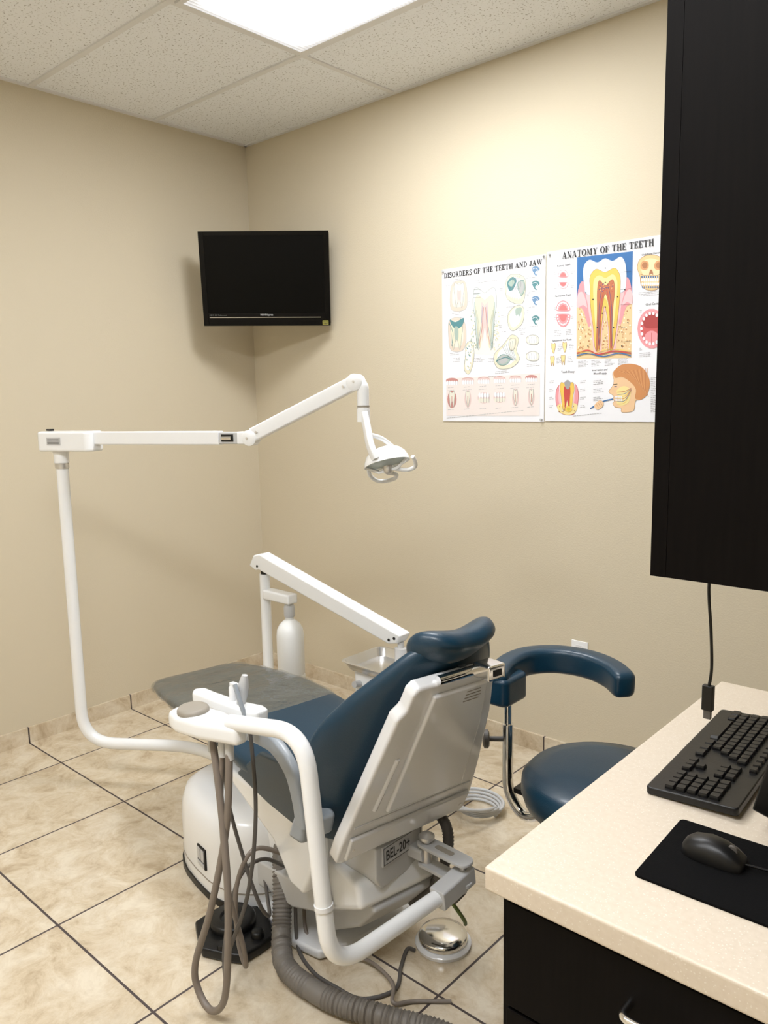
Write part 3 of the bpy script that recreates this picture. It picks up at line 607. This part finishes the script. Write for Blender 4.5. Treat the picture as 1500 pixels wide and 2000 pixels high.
for bx_ in (box(-.160,-.154,.40,.43,-.016,-.004),box(-.166,-.160,.355,.375,-.016,-.004)):
    QB("button",bx_,'black',parent=shell)
warn=[]
for i in range(4): warn.append(box(.010,.010+random.uniform(.04,.05),.487-i*.010,.4885-i*.010,-.0332,-.0322))
QB("warning_text",join(*warn),'grey',parent=shell,smooth=False)
for w_,h_ in ((-.165,.045),(.165,.045)): QB("screw",lathe([(.004,0),(.003,.002)],(w_,h_,-.031),(0,0,-1),10),'steel',parent=shell)
tab=[(-.045,.10,.03,.045),(-.03,.17,.055,.05),(.0,.215,.07,.052),(.08,.25,.078,.054),(.2,.268,.078,.056),(.33,.250,.078,.056),(.42,.205,.072,.054),(.49,.160,.065,.048),(.55,.118,.055,.042),(.585,.085,.04,.038),(.60,.04,.02,.036)]
rings=[]
for h in [-.045,-.03,0,.04,.08,.14,.2,.27,.33,.38,.42,.46,.49,.52,.55,.585,.60]:
    Wd,T,nc=interp(tab,h); ring=[]
    for a,b in supc(Wd,T/2,.7,32):
        ring.append(B(a,h,nc+b+.065*(abs(a)/.27)**2.2-.012*max(0,b/(T/2))*(1-(abs(a)/Wd)**2)))
    rings.append(ring)
Q("backrest_pad",loft(rings),'teal',sub=1)
st=[(-.685,.08,.465,.02),(-.67,.14,.472,.035),(-.62,.18,.482,.05),(-.4,.21,.505,.055),(-.2,.222,.522,.06),(0,.225,.518,.07),(.2,.215,.495,.08),(.34,.205,.495,.085),(.44,.195,.52,.08),(.50,.18,.555,.06),(.52,.12,.565,.03)]
def seatring(x,grow=0):
    hw,zt,T=interp(st,x); ring=[]
    for a,b in supc(hw+grow,T/2+grow,.6,32):
        ring.append(V(x,a,zt-T/2+b+.015*(abs(a)/.22)**2))
    return ring
xs=[-.685,-.67,-.62,-.5,-.4,-.3,-.2,-.1,0,.1,.2,.27,.34,.39,.44,.48,.50,.52]
Q("seat_pad",loft([seatring(x) for x in xs]),'teal',sub=1)
cr_=[seatring(x,.004+.003*math.sin(x*47)) for x in (-.655,-.62,-.58,-.55,-.52,-.49,-.46,-.43,-.4,-.37,-.34,-.31,-.28,-.25,-.22,-.18,-.14,-.1,-.06,-.03)]
Q("foot_cover",loft(cr_),'cover',sub=1,label="clear plastic protective cover over the foot end")
rings=[]
hc=V(.765,.0,.922); ta=math.radians(40); hd=V(math.cos(ta),0,math.sin(ta)); hn=V(-math.sin(ta),0,math.cos(ta))
for w_ in (-.108,-.105,-.096,-.078,-.04,0,.04,.078,.096,.105,.108):
    q=abs(w_)/.108; s=(1-q**6)**.5*.95+.05; ring=[]
    ln=(.056+.013*math.sin(q*math.pi))*s; th=(.031+.004*q)*s
    for a,b in supc(ln,th,.85,20):
        ring.append(hc+V(0,w_,0)+hd*a+hn*(b+.028*q**1.8-.012*(a/.06)**2))
    rings.append(ring)
Q("headrest",loft(rings),'teal',sub=1)
br=Q("headrest_bracket",join(box(.80,.85,.02,.07,.858,.892)),'chrome',bevel=.005)
Q("knob",cyl((.80,-.08,.872),(.80,.06,.872),.011,16),'chrome',parent=br)
Q("bracket_slot",box(.8495,.8515,.033,.057,.868,.882),'black',parent=br)
Q("slide_bar",prism([(-.01,0),(.01,0),(.01,.09),(-.01,.09)],B(.01,.44,.005),(0,1,0),D,NN,-.004,.004),'chrome',parent=br)
ap=spline([V(.548,-.268,.505),V(.545,-.272,.56),V(.518,-.275,.625),V(.45,-.275,.66),V(.37,-.27,.655),V(.29,-.265,.64)],6)
Q("armrest",sweep(ap,rrect(.012,.022,.009),up=(0,1,0)),'armgrey')
Q("armrest_support",prism([(.49,.455),(.55,.46),(.568,.515),(.525,.525)],(0,0,0),(1,0,0),(0,0,1),(0,1,0),-.278,-.19),'armgrey',bevel=.01)
Q("seat_side_cover",prism([(.10,.44),(.24,.55),(.40,.575),(.47,.59),(.52,.55),(.54,.46),(.46,.42),(.28,.42)],(0,0,0),(1,0,0),(0,0,1),(0,1,0),-.215,-.195),'teal',bevel=.008)
hp=V(2.20,-1.305,.372); he=V(2.315,-1.31,.35)
dd=(he-hp); dd.z=0; L1=dd.length; dd.normalize(); ds=V(-dd.y,dd.x,0)
link=add("linkage_plate",prism(rrect(L1/2+.022,.024,.02),(hp+he)/2,dd,ds,CZ,0.0,.008),'ltgrey',chair,bevel=.002)
add("linkage_lower_plate",prism(rrect(L1/2+.022,.020,.018),(hp+he)/2,dd,ds,CZ,-.055,-.045),'ltgrey',link,bevel=.002)
add("linkage_slot",prism(rrect(L1/2-.03,.008,.006),(hp+he)/2,dd,ds,CZ,.0078,.009),'grey',link)
add("pivot_bolt",lathe([(.012,-.07),(.012,0),(.020,0),(.020,.008),(.012,.012),(.008,.016)],hp+V(0,0,.006),(0,0,1),20),'steel',link)
add("pivot_bolt",lathe([(.009,-.07),(.009,0),(.008,.008),(.004,.010)],he+V(0,0,.006),(0,0,1),12),'steel',link)
add("hinge_mount",sweep([V(2.10,-1.30,.33),hp-V(0,0,.035)],rrect(.016,.022,.008)),'ltgrey',chair,bevel=.003)
aa=add("assistant_arm",tube(rpath([(1.96,-1.70,.745),(2.205,-1.70,.79),(2.262,-1.70,.285),(2.31,-1.36,.315)],.09,10),.0185,20),'white',chair)
add("arm_block",sweep([V(2.307,-1.40,.31),V(2.312,-1.285,.325)],rrect(.024,.022,.006)),'ltgrey',aa,bevel=.003)
add("collar",lathe([(.0205,0),(.0205,.01)],(2.247,-1.70,.42),(-.1,0,1),20),'shell',aa)
hold=add("instrument_holder",prism([(-.12,.0),(-.112,-.028),(-.06,-.042),(.02,-.040),(.10,-.024),(.14,-.018),(.14,.018),(.10,.028),(.02,.045),(-.06,.045),(-.112,.028)],(1.86,-1.70,.702),(1,0,.08),(0,1,0),(0,0,1),-.010,.034),'white',chair,bevel=.014,seg=3)
add("control_disc",lathe([(.038,0),(.038,.006),(.034,.012),(.030,.013),(.001,.014)],(1.815,-1.70,.733),(0,0,1),36),'grey',hold,label="round warm grey control dial")
hb=add("holder_bar",prism([(-.125,-.010),(-.11,-.026),(.0,-.028),(.10,-.026),(.125,-.02),(.125,.015),(.10,.022),(.04,.010),(-.06,.010),(-.11,.014)],(1.82,-1.60,.715),(1,.05,0),(0,1,0),(0,0,1),-.010,.022),'white',hold,bevel=.009,seg=3)
add("holder_neck",join(cyl((1.90,-1.60,.70),(1.90,-1.70,.70),.016)),'white',hold)
add("suction_handle",join(lathe([(.009,0),(.011,.025),(.0135,.05),(.0135,.065),(.010,.085),(.007,.095)],(1.868,-1.605,.715),(.15,.1,1),16),),'ltgrey',hold,label="light grey suction handpiece")
add("suction_lever",sweep([V(1.873,-1.62,.79),V(1.90,-1.625,.75),V(1.91,-1.62,.715)],rrect(.006,.004,.002)),'armgrey',hold)
add("valve_lever",join(lathe([(.010,0),(.010,.035),(.006,.04)],(1.838,-1.60,.735),(0,0,1),14),box(1.833,1.858,-1.606,-1.594,.773,.781)),'shell',hold)
for x in (1.885,1.925,1.95): add("hose_fitting",cyl((x,-1.70,.655),(x,-1.70,.70),.010),'ltgrey',hold)
hs1=spline([(1.95,-1.70,.69),(1.945,-1.715,.5),(1.895,-1.735,.28),(1.84,-1.75,.12),(1.845,-1.75,.05),(1.895,-1.75,.022),(1.95,-1.75,.08),(1.975,-1.75,.22),(1.965,-1.735,.38),(1.925,-1.715,.56),(1.885,-1.70,.69)],8)
add("suction_hose",tube(hs1,.0085,12),'hose',hold)
hs2=spline([(1.925,-1.70,.69),(1.905,-1.70,.5),(1.89,-1.68,.3),(1.91,-1.66,.15),(1.89,-1.64,.07),(1.85,-1.63,.12),(1.84,-1.62,.25),(1.86,-1.58,.34),(1.87,-1.5,.30),(1.83,-1.43,.22)],8)
add("suction_hose",tube(hs2,.006,10),'hose',hold)
hs3=spline([(1.91,-1.61,.70),(1.945,-1.63,.5),(1.94,-1.66,.3),(1.89,-1.69,.13),(1.86,-1.68,.04),(1.82,-1.65,.10),(1.82,-1.60,.25),(1.83,-1.53,.28),(1.80,-1.43,.2)],8)
add("suction_hose",tube(hs3,.005,10),'hosedk',hold)
hs4=spline([(1.81,-1.61,.70),(1.82,-1.62,.5),(1.85,-1.6,.32),(1.88,-1.58,.2),(1.84,-1.52,.12),(1.76,-1.46,.10),(1.70,-1.42,.12)],8)
add("suction_hose",tube(hs4,.005,10),'hosedk',hold)
# lamp with its post
ldir=V(.92,.39,0).normalized(); lsd=V(-ldir.y,ldir.x,0)
lam=thing("dental_lamp",(.55,-1.36,0),"white articulated dental examination lamp on a curved floor-level post","lamp")
lp=add("lamp_post",tube(rpath([(.55,-1.36,1.255),(.555,-1.362,.17),(.95,-1.10,.175),(1.22,-1.12,.17)],.13,12),.0215,22),'white',lam)
add("collar",join(lathe([(.0245,0),(.0245,.018)],(.55,-1.36,1.225),(0,0,1),22)),'steel',lp)
LO=V(.55,-1.36,0)
def LL(s,z,o=0): return LO+ldir*s+V(0,0,z)+lsd*o
add("swivel_neck",join(lathe([(.026,0),(.026,.03),(.030,.045)],LL(0,1.245),(0,0,1),24)),'white',lam)
hb=add("arm_housing",prism(rrect(.118,.045,.025,5),LL(.045,1.325),ldir,lsd,CZ,-.037,.035),'white',lam,bevel=.010,seg=3)
add("switch",join(box(.50,.53,-1.385,-1.37,1.361,1.368)),'black',hb)
add("label_plate",prism([(-.03,-.014),(.03,-.014),(.03,.014),(-.03,.014)],LL(.01,1.325,-.0455),ldir,CZ,-lsd,0,.001),'ltgrey',hb)
ls=[prism([(-.026,z),(.024,z),(.024,z+.0015),(-.026,z+.0015)],LL(.01,1.325,-.0468),ldir,CZ,-lsd,0,.0004) for z in (-.009,-.004,.001,.006)]
add("label_lines",join(*ls),'black',hb,smooth=False)
ra=add("horizontal_arm",sweep([LL(.155,1.335),LL(.665,1.335)],rrect(.023,.017,.005),up=(0,0,1)),'white',lam,bevel=.001)
add("knuckle",join(sweep([LL(.665,1.335),LL(.735,1.335)],rrect(.020,.014,.004),up=(0,0,1))),'ltgrey',lam,bevel=.001)
add("knuckle_slot",prism([(-.025,-.012),(.02,-.012),(.02,.012),(-.025,.012)],LL(.70,1.335,-.0145),ldir,CZ,-lsd,0,.0015),'black',lam)
add("knuckle_pin",cyl(LL(.68,1.335,-.020),LL(.715,1.335,-.020),.006,12),'chrome',lam)
def disc(s,z,r,h): return lathe([(r*.8,-h),(r,-h+.003),(r,h-.003),(r*.8,h)],LL(s,z),lsd,24)
add("elbow",join(sweep([LL(.735,1.335),LL(.78,1.335)],rrect(.021,.015,.005),up=(0,0,1)),disc(.78,1.335,.026,.022)),'white',lam)
a2=[LL(.79,1.345),LL(1.155,1.508)]
add("spring_arm",join(sweep(a2,rrect(.023,.018,.006),up=(0,0,1)),disc(1.155,1.508,.026,.022)),'white',lam)
for s,z in ((.775,1.335),(.81,1.355),(1.12,1.495),(1.155,1.51)): add("screw",lathe([(.004,0),(.004,.003)],LL(s,z,-.022),-lsd,10),'steel',lam)
add("wrist_joint",join(tube(rpath([LL(1.15,1.508),LL(1.178,1.50),LL(1.178,1.385)],.03,6),.019,16),lathe([(.021,0),(.021,.04)],LL(1.178,1.385),(0,0,1),20)),'white',lam)
add("pivot_pin",cyl(LL(1.178,1.365),LL(1.178,1.39),.006),'grey',lam)
add("joint_band",lathe([(.0195,0),(.0200,.003),(.0195,.006)],LL(1.178,1.43),(0,0,1),18),'grey',lam)
yk=rpath([LL(1.183,1.41,-.01),LL(1.20,1.365,-.03),LL(1.215,1.315,-.05),LL(1.235,1.272,-.055)],.03,5)
add("yoke_arm",join(sweep(yk,rrect(.015,.010,.005)),tube(rpath([LL(1.21,1.345,-.03),LL(1.235,1.335,.0),LL(1.265,1.30,.04),LL(1.28,1.27,.055)],.02,5),.0075,12)),'white',lam)
hcx=LL(1.25,1.272); ax=(V(.34,-.12,-.93)).normalized()
xa=ldir-ax*ldir.dot(ax); xa.normalize(); ya=ax.cross(xa)
def HP(a,b,c): return hcx+xa*a+ya*b+ax*c
def dish(prof,sx=1.0,sy=.82):
    rings=[[HP(r*sx*math.cos(2*math.pi*i/36),r*sy*math.sin(2*math.pi*i/36),h) for i in range(36)] for r,h in prof]
    return loft(rings)
head=add("lamp_head",dish([(0.001,-.034),(.03,-.032),(.050,-.024),(.064,-.010),(.072,.008),(.074,.020),(.070,.020),(.058,-.004),(.043,-.018),(.02,-.025),(0.001,-.026)]),'white',lam)
add("reflector",dish([(.001,-.0245),(.02,-.0235),(.043,-.0165),(.057,-.002),(.068,.016)]),'chrome',head)
add("lamp_shield",dish([(.001,.030),(.04,.026),(.062,.017),(.062,.0155),(.04,.0245),(.001,.0285)]),'shield',head,label="clear teal-tinted lamp shield")
add("bulb_holder",join(lathe([(.014,.0),(.016,.015),(.016,.040),(.012,.050),(.006,.054)],hcx,ax,20)),'steel',head,label="brushed metal bulb cap")
add("bulb_bracket",sweep([HP(-.072,0,.014),HP(-.03,0,.040),HP(.03,0,.040),HP(.072,0,.014)],rrect(.005,.008,.003)),'white',head)
add("handle",tube(spline([HP(-.070,-.02,.016),HP(-.074,-.045,.035),HP(-.055,-.066,.052),HP(-.01,-.066,.057),HP(.01,-.045,.050),HP(-.01,-.02,.042)],6),.0065,12),'white',head)
add("handle",tube(spline([HP(.02,.0,.04),HP(.055,-.01,.052),HP(.085,.0,.052),HP(.096,.025,.042),HP(.096,.045,.03)],6),.0065,12),'white',head)
# ---------------------------------------------------------------- delivery unit
du=thing("delivery_unit",(.87,-.70,0),"white delivery unit with slanted arm, water bottle and tray","dental unit")
add("post",tube(rpath([(.87,-.70,.755),(.87,-.70,.14),(1.30,-.96,.14)],.08,8),.0215,20),'white',du)
add("pivot_collar",lathe([(.016,0),(.016,.035)],(.87,-.70,.745),(0,0,1),18),'black',du)
add("swing_arm",prism([(.805,.785),(.835,.832),(.875,.842),(1.625,.645),(1.605,.612),(1.565,.603),(.865,.775),(.845,.770)],(0,-.70,0),(1,0,0),(0,0,1),(0,1,0),-.028,.028),'white',du,bevel=.008,seg=3)
for x,z in ((.86,.79),(1.595,.63),(1.57,.62)): add("screw",lathe([(.005,0),(.005,.003)],(x,-.728,z),(0,-1,0),10),'black',du)
add("arm_pivot",lathe([(.022,.50),(.022,.59),(.012,.592),(.012,.612)],(1.60,-.70,0),(0,0,1),20),'shell',du)
add("bottle_bracket",join(box(.88,1.04,-.725,-.675,.655,.695)),'white',du,bevel=.008)
bt=add("water_bottle",lathe([(.03,.20),(.05,.205),(.055,.22),(.055,.30),(.052,.305),(.055,.31),(.055,.36),(.052,.365),(.055,.37),(.055,.52),(.052,.548),(.042,.568),(.028,.582),(.018,.59),(.018,.61)],(1.015,-.70,0),(0,0,1),32),'plas',du,label="milky plastic water bottle")
add("bottle_cap",lathe([(.020,.60),(.022,.605),(.022,.64),(.015,.66)],(1.015,-.70,0),(0,0,1),20),'ltgrey',bt)
cab=add("control_head",prism(rrect(.165,.085,.02),(1.58,-.67,.0),(1,0,0),(0,1,0),(0,0,1),.395,.485),'white',du,bevel=.01,seg=3)
tx0,tx1,ty0,ty1,tz=1.39,1.80,-.785,-.575,.498
tc=V((tx0+tx1)/2,(ty0+ty1)/2,tz); ta_,tb_=(tx1-tx0)/2,(ty1-ty0)/2
inner=loft([[tc+V(a,b,z) for a,b in rrect(ta_-g,tb_-g,.03,4)] for g,z in ((.012,-.008),(-.002,.020),(-.008,.022),(-.008,.0245),(.0,.024),(.014,-.005)) ])
add("instrument_tray",inner,'traymet',du,label="stainless steel instrument tray")
for i in range(4):
    add("handpiece_holder",join(cyl((1.45+i*.08,-.755,.44),(1.45+i*.08,-.785,.445),.012),),'ltgrey',du)
# ---------------------------------------------------------------- floor items
cv=V(1.705,-1.535,0)
fp=thing("foot_pedal",cv,"black round foot control pedal on the tile floor","foot control")
octp=[(.115*math.cos(math.radians(a))*(1.08 if i%2 else .96),.10*math.sin(math.radians(a))*(1.08 if i%2 else .96)) for i,a in enumerate(range(0,360,30))]
add("pedal_base",prism(octp,cv,(1,0,0),(0,1,0),(0,0,1),.002,.03),'black',fp,bevel=.008,seg=3)
add("pedal_disc",lathe([(.062,.028),(.064,.045),(.058,.052),(.035,.052),(.03,.046),(.008,.046)],cv-V(.02,-.01,0),(0,0,1),32),'black',fp)
add("pedal_switch",lathe([(.018,.028),(.018,.042),(.014,.046)],cv+V(.075,.02,0),(0,0,1),18),'black',fp)
add("pedal_switch",lathe([(.014,.028),(.014,.042)],cv+V(.04,-.07,0),(0,0,1),18),'black',fp)
fd=thing("foot_control",(2.155,-1.185,0),"chrome dome foot control disc on the tile floor","foot control")
add("control_base",lathe([(.074,.001),(.076,.01),(.070,.016)],(2.155,-1.185,0),(0,0,1),36),'shell',fd)
add("dome_top",lathe([(.066,.016),(.066,.028),(.062,.034),(.045,.039),(.02,.042),(.001,.043)],(2.155,-1.185,0),(0,0,1),36),'chrome',fd)
def corr(path,r,pitch=.007):
    path=[Vector(p) for p in path]; pts=[path[0]]
    for a,b in zip(path,path[1:]):
        d=(b-a).length; k=max(1,int(d/(pitch/3)))
        for i in range(1,k+1): pts.append(a+(b-a)*i/k)
    sc=[]; s=0
    for i,p in enumerate(pts):
        if i: s+=(p-pts[i-1]).length
        sc.append(1+.09*math.sin(2*math.pi*s/pitch))
    return sweep(pts,circ(r,14),False,None,sc)
add("vacuum_hose",corr(spline([(1.70,-1.34,.22),(1.755,-1.40,.19),(1.81,-1.45,.11),(1.86,-1.50,.045),(1.93,-1.545,.031),(2.03,-1.555,.031),(2.13,-1.54,.031),(2.24,-1.50,.031),(2.40,-1.45,.031),(2.62,-1.50,.031)],10),.0255,.010),'corr',label="grey corrugated vacuum hose running along the floor",category="hose",angle=80)
add("corrugated_conduit",corr(spline([L(.48,.13,.42),L(.57,.14,.37),L(.585,.13,.29),L(.565,.10,.21),L(.50,.08,.14)],10),.014,.009),'hosedk',chair,angle=80)
add("drain_hose",join(tube(spline([L(.60,.08,.25),L(.645,.10,.20),L(.66,.12,.16),L(.655,.13,.14)],6),.005,10)),'green',chair,label="thin green drain hose")
add("fitting",join(cyl(L(.60,.09,.27),L(.66,.11,.22),.02)),'hosedk',chair)
cb=[]
for k in range(4):
    rr_=.062+.006*k; cb+= [V(1.83+rr_*1.15*math.cos(t),-.56+rr_*math.sin(t),.008+.010*k+.010*t/6.3) for t in [2*math.pi*i/40 for i in range(40)]]
cb+=spline([(1.915,-.57,.05),(1.90,-.66,.07),(1.84,-.82,.13),(1.76,-.98,.2)],6)[1:]
add("coiled_tubing",tube(cb,.0055,8),'ltgrey',label="coiled light grey tubing lying on the floor",category="tubing")
add("cable",tube(spline([(1.84,-1.43,.10),(1.88,-1.46,.014),(1.97,-1.49,.006),(2.05,-1.49,.006),(2.13,-1.475,.006),(2.17,-1.40,.006),(2.13,-1.33,.006),(2.10,-1.27,.006),(2.12,-1.262,.008)],8),.005,8),'hosedk',label="dark grey cable looping over the floor to the foot control",category="cable")
add("cable",tube(spline([(1.82,-1.38,.10),(1.87,-1.42,.03),(1.95,-1.43,.012),(2.05,-1.38,.017),(2.16,-1.40,.022),(2.20,-1.44,.012),(2.23,-1.40,.006),(2.30,-1.34,.006)],8),.005,8),'hose',label="taupe cable trailing over the tile floor",category="cable")
# ---------------------------------------------------------------- stool
sc_=V(2.50,-.95,0)
sl=thing("operator_stool",sc_,"round dark teal operator stool with curved padded arm","stool")
add("seat",lathe([(.06,.41),(.17,.412),(.205,.427),(.214,.455),(.212,.485),(.195,.504),(.15,.512),(.05,.515),(.001,.515)],sc_,(0,0,1),48),'teal',sl)
add("seat_mount",cyl(sc_+V(0,0,.37),sc_+V(0,0,.412),.07),'black',sl)
add("mount_bar",box(2.25,2.52,-.99,-.93,.388,.402),'black',sl)
add("gas_lift",lathe([(.027,.10),(.027,.25),(.016,.25),(.016,.38)],sc_,(0,0,1),24),'chrome',sl)
add("hub",lathe([(.04,.07),(.045,.10),(.03,.13)],sc_,(0,0,1),24),'chrome',sl)
for i in range(5):
    an=math.radians(196+72*i); d=V(math.cos(an),math.sin(an),0); rl=(.235,.20,.19,.235,.235)[i]
    e=sc_+d*rl; sd=V(-d.y,d.x,0)
    add("leg",sweep([sc_+d*.03+V(0,0,.10),e+V(0,0,.075)],rrect(.012,.014,.005)),'chrome',sl)
    ct=add("caster",lathe([(.018,-.026),(.026,-.022),(.026,-.008),(.010,-.006),(.010,.006),(.026,.008),(.026,.022),(.018,.026)],e+V(0,0,.026),sd,20),'hosedk',sl)
    add("fork",join(cyl(e+V(0,0,.045),e+V(0,0,.085),.009),sweep([e-d*.02+V(0,0,.05),e+d*.02+V(0,0,.05)],rrect(.008,.02,.004))),'steel',ct)
add("arm_post",tube([(2.205,-.95,.67),(2.205,-.95,.50)],.011,16),'chrome',sl)
add("arm_tube",tube(rpath([(2.205,-.95,.56),(2.205,-.95,.36),(2.26,-.955,.30),(2.36,-.955,.36),(2.45,-.955,.385)],.05,6),.0155,16),'chrome',sl)
add("clamp_knob",join(cyl((2.205,-.95,.515),(2.16,-.985,.515),.007),lathe([(.02,0),(.026,.004),(.026,.014),(.018,.018)],(2.165,-.982,.515),(-.78,-.6,0),12)),'hosedk',sl)
arc=spline([(2.22,-1.03,.698),(2.20,-.98,.703),(2.19,-.91,.709),(2.205,-.84,.712),(2.265,-.785,.714),(2.35,-.765,.712),(2.43,-.785,.707),(2.495,-.835,.699)],7)
n_=len(arc); scl=[]
for i in range(n_):
    q=min(i,n_-1-i); scl.append((.6,.88,.97,1)[min(q,3)])
add("arm_cushion",sweep(arc,rrect(.037,.031,.018,4),up=(0,0,1),scale=scl),'teal',sl,sub=1)
add("cushion_block",prism(rrect(.040,.058,.022),(2.212,-.975,.0),(1,0,0),(0,1,0),(0,0,1),.638,.713),'teal',sl,bevel=.012,seg=3)
# ---------------------------------------------------------------- desk
dk=thing("desk_cabinet",(3.1,-1.28,0),"dark espresso base cabinet with drawers under the countertop","cabinet")
add("body",box(2.732,3.455,-1.772,-.81,0.0,.714),'wood',dk,smooth=False)
for (x0,x1) in ((2.749,3.24),(3.246,3.45)):
    for z0,z1 in ((.535,.708),(.29,.529),(.04,.284)):
        dr=add("drawer",box(x0,x1,-1.790,-1.7725,z0,z1),'wood',dk,bevel=.0015,smooth=False)
        xm=(x0+x1)/2+(.026 if x1<3.3 else 0); zz=z1-.064; hl=.075 if x1<3.3 else .06
        add("handle",tube(rpath([(xm-hl,-1.790,zz),(xm-hl,-1.820,zz),(xm+hl,-1.820,zz),(xm+hl,-1.790,zz)],.014,5),.006,12),'chrome',dr)
add("countertop",box(2.715,3.455,-1.80,-.785,.716,.755),'desk',bevel=.005,seg=3,label="cream speckled laminate countertop on the dark cabinet",category="countertop")
uc=thing("wall_cabinet",(3.2,-1.4,1.24),"tall black wall cabinet hanging above the countertop","cabinet")
add("body",box(2.9795,3.455,-1.80,-1.0,1.2402,2.735),'wood',uc,smooth=False)
for i in range(2): add("door",box(2.960,2.979,-1.80+i*.402,-1.402+i*.402,1.24,2.735),'wood',uc,smooth=False)
cbp=spline([(2.985,-1.66,1.2400),(2.982,-1.66,1.20),(2.988,-1.662,1.14),(2.99,-1.66,1.09),(2.987,-1.66,1.06)],8)
hc_=thing("usb_cable",(2.985,-1.66,1.24),"black cable with plug hanging from the wall cabinet","cable")
add("cord",tube(cbp,.0022,8),'black',hc_)
add("plug",join(sweep([V(2.987,-1.66,1.065),V(2.987,-1.66,1.03)],rrect(.0075,.005,.002))),'black',hc_,bevel=.001)
add("plug_tip",join(sweep([V(2.987,-1.66,1.03),V(2.987,-1.66,1.018)],rrect(.005,.003,.001))),'hosedk',hc_)
# keyboard
kz=.7552; ko=V(2.876,-1.212,kz); ka=math.radians(2.5)
ky=V(-math.sin(ka),math.cos(ka),0); kx=V(math.cos(ka),math.sin(ka),0)
kb=thing("keyboard",ko,"black computer keyboard lying on the cream countertop","keyboard")
tl=V(kx.x,kx.y,.05).normalized(); kn_=tl.cross(ky); kn_=kn_ if kn_.z>0 else -kn_
add("case",prism(rrect(.078,.219,.008),ko+V(0,0,.006),tl,ky,kn_,-.002,.012),'black',kb,bevel=.003)
cnt=0
def key(a,b,wa,wb):
    global cnt
    c=ko+V(0,0,.006)+tl*a+ky*b+kn_*.012
    g=loft([[c+tl*(x*s)+ky*(y*s)+kn_*z for x,y in rrect(wa/2,wb/2,.002,2)] for s,z in ((1,0),(.97,.004),(.84,.007))])
    add("key",g,'black',kb,smooth=False); cnt+=1
p_=.0186
for i in range(13): 
    key(.062,.203-i*.0222,.013,.0165)
for r,(off,n_k) in enumerate(((0,14),(.006,13),(.009,12),(.014,11))):
    for i in range(n_k): key(.036-r*.019,.203-off-i*p_,.0165,.0165)
key(-.040,.194,.0165,.026);key(-.040,.168,.0165,.022);key(-.040,.095,.0165,.11);key(-.040,.018,.0165,.022);key(-.040,-.010,.0165,.022);key(-.040,-.036,.0165,.022)
for r in range(2):
    for i in range(3): key(.036-r*.019,-.077-i*p_,.0165,.0165)
key(-.021,-.0956,.0165,.0165)
for i in range(3): key(-.040,-.077-i*p_,.0165,.0165)
for r in range(5):
    for i in range(4):
        if cnt<100: key(.036-r*.019,-.144-i*p_,.0165,.0165)
add("mouse_pad",prism(rrect(.118,.098,.008),(3.012,-1.577,.7552),(1,.03,0),(-.03,1,0),(0,0,1),0,.004),'matte',label="black cloth mouse pad on the countertop",category="mouse pad")
mx_,my_=2.972,-1.562
ms=thing("computer_mouse",(mx_,my_,.7595),"black wired computer mouse resting on the mouse pad","computer mouse")
rings=[]
for x,hw,hh in ((-.046,.010,.010),(-.042,.019,.018),(-.030,.025,.027),(-.008,.027,.032),(.013,.026,.030),(.030,.025,.023),(.042,.021,.015),(.046,.013,.010)):
    rings.append([V(mx_+x,my_+a,.7598+max(0.0,b)) for a,b in supc(hw,hh,.8,20)])
add("mouse_body",loft(rings),'black',ms)
add("scroll_wheel",cyl((mx_+.026,my_-.003,.780),(mx_+.026,my_+.003,.780),.008),'hosedk',ms)
add("mouse_cord",tube(spline([(mx_+.045,my_,.766),(3.06,-1.55,.764),(3.12,-1.53,.764),(3.17,-1.49,.759),(3.25,-1.40,.759)],6),.002,8),'black',ms)
# monitor
mn_=thing("computer_monitor",V(3.14,-1.22,.7555),"black computer monitor on a stand on the countertop","monitor")
my=V(0,1,0); mu=V(.224,0,.975).normalized(); tn=V(-.975,0,.224).normalized()
mc=V(2.993,-1.461,.80)+my*.24
def mrr(a,b,r): return [(x,y+b) for x,y in rrect(a,b,r)]
add("panel",prism(mrr(.24,.15,.006),mc,my,mu,tn,-.03,0),'black',mn_,bevel=.003)
add("screen",prism([(x,y+.15) for x,y in rrect(.225,.135,.002)],mc,my,mu,tn,0,.001),'screen',mn_)
add("stand",join(sweep([V(3.13,-1.22,.775),mc+mu*.13-tn*.025],rrect(.03,.015,.005),up=(0,1,0))),'black',mn_)
add("stand_base",lathe([(.09,0),(.09,.008),(.03,.024)],(3.13,-1.22,.7556),(0,0,1),32),'black',mn_)
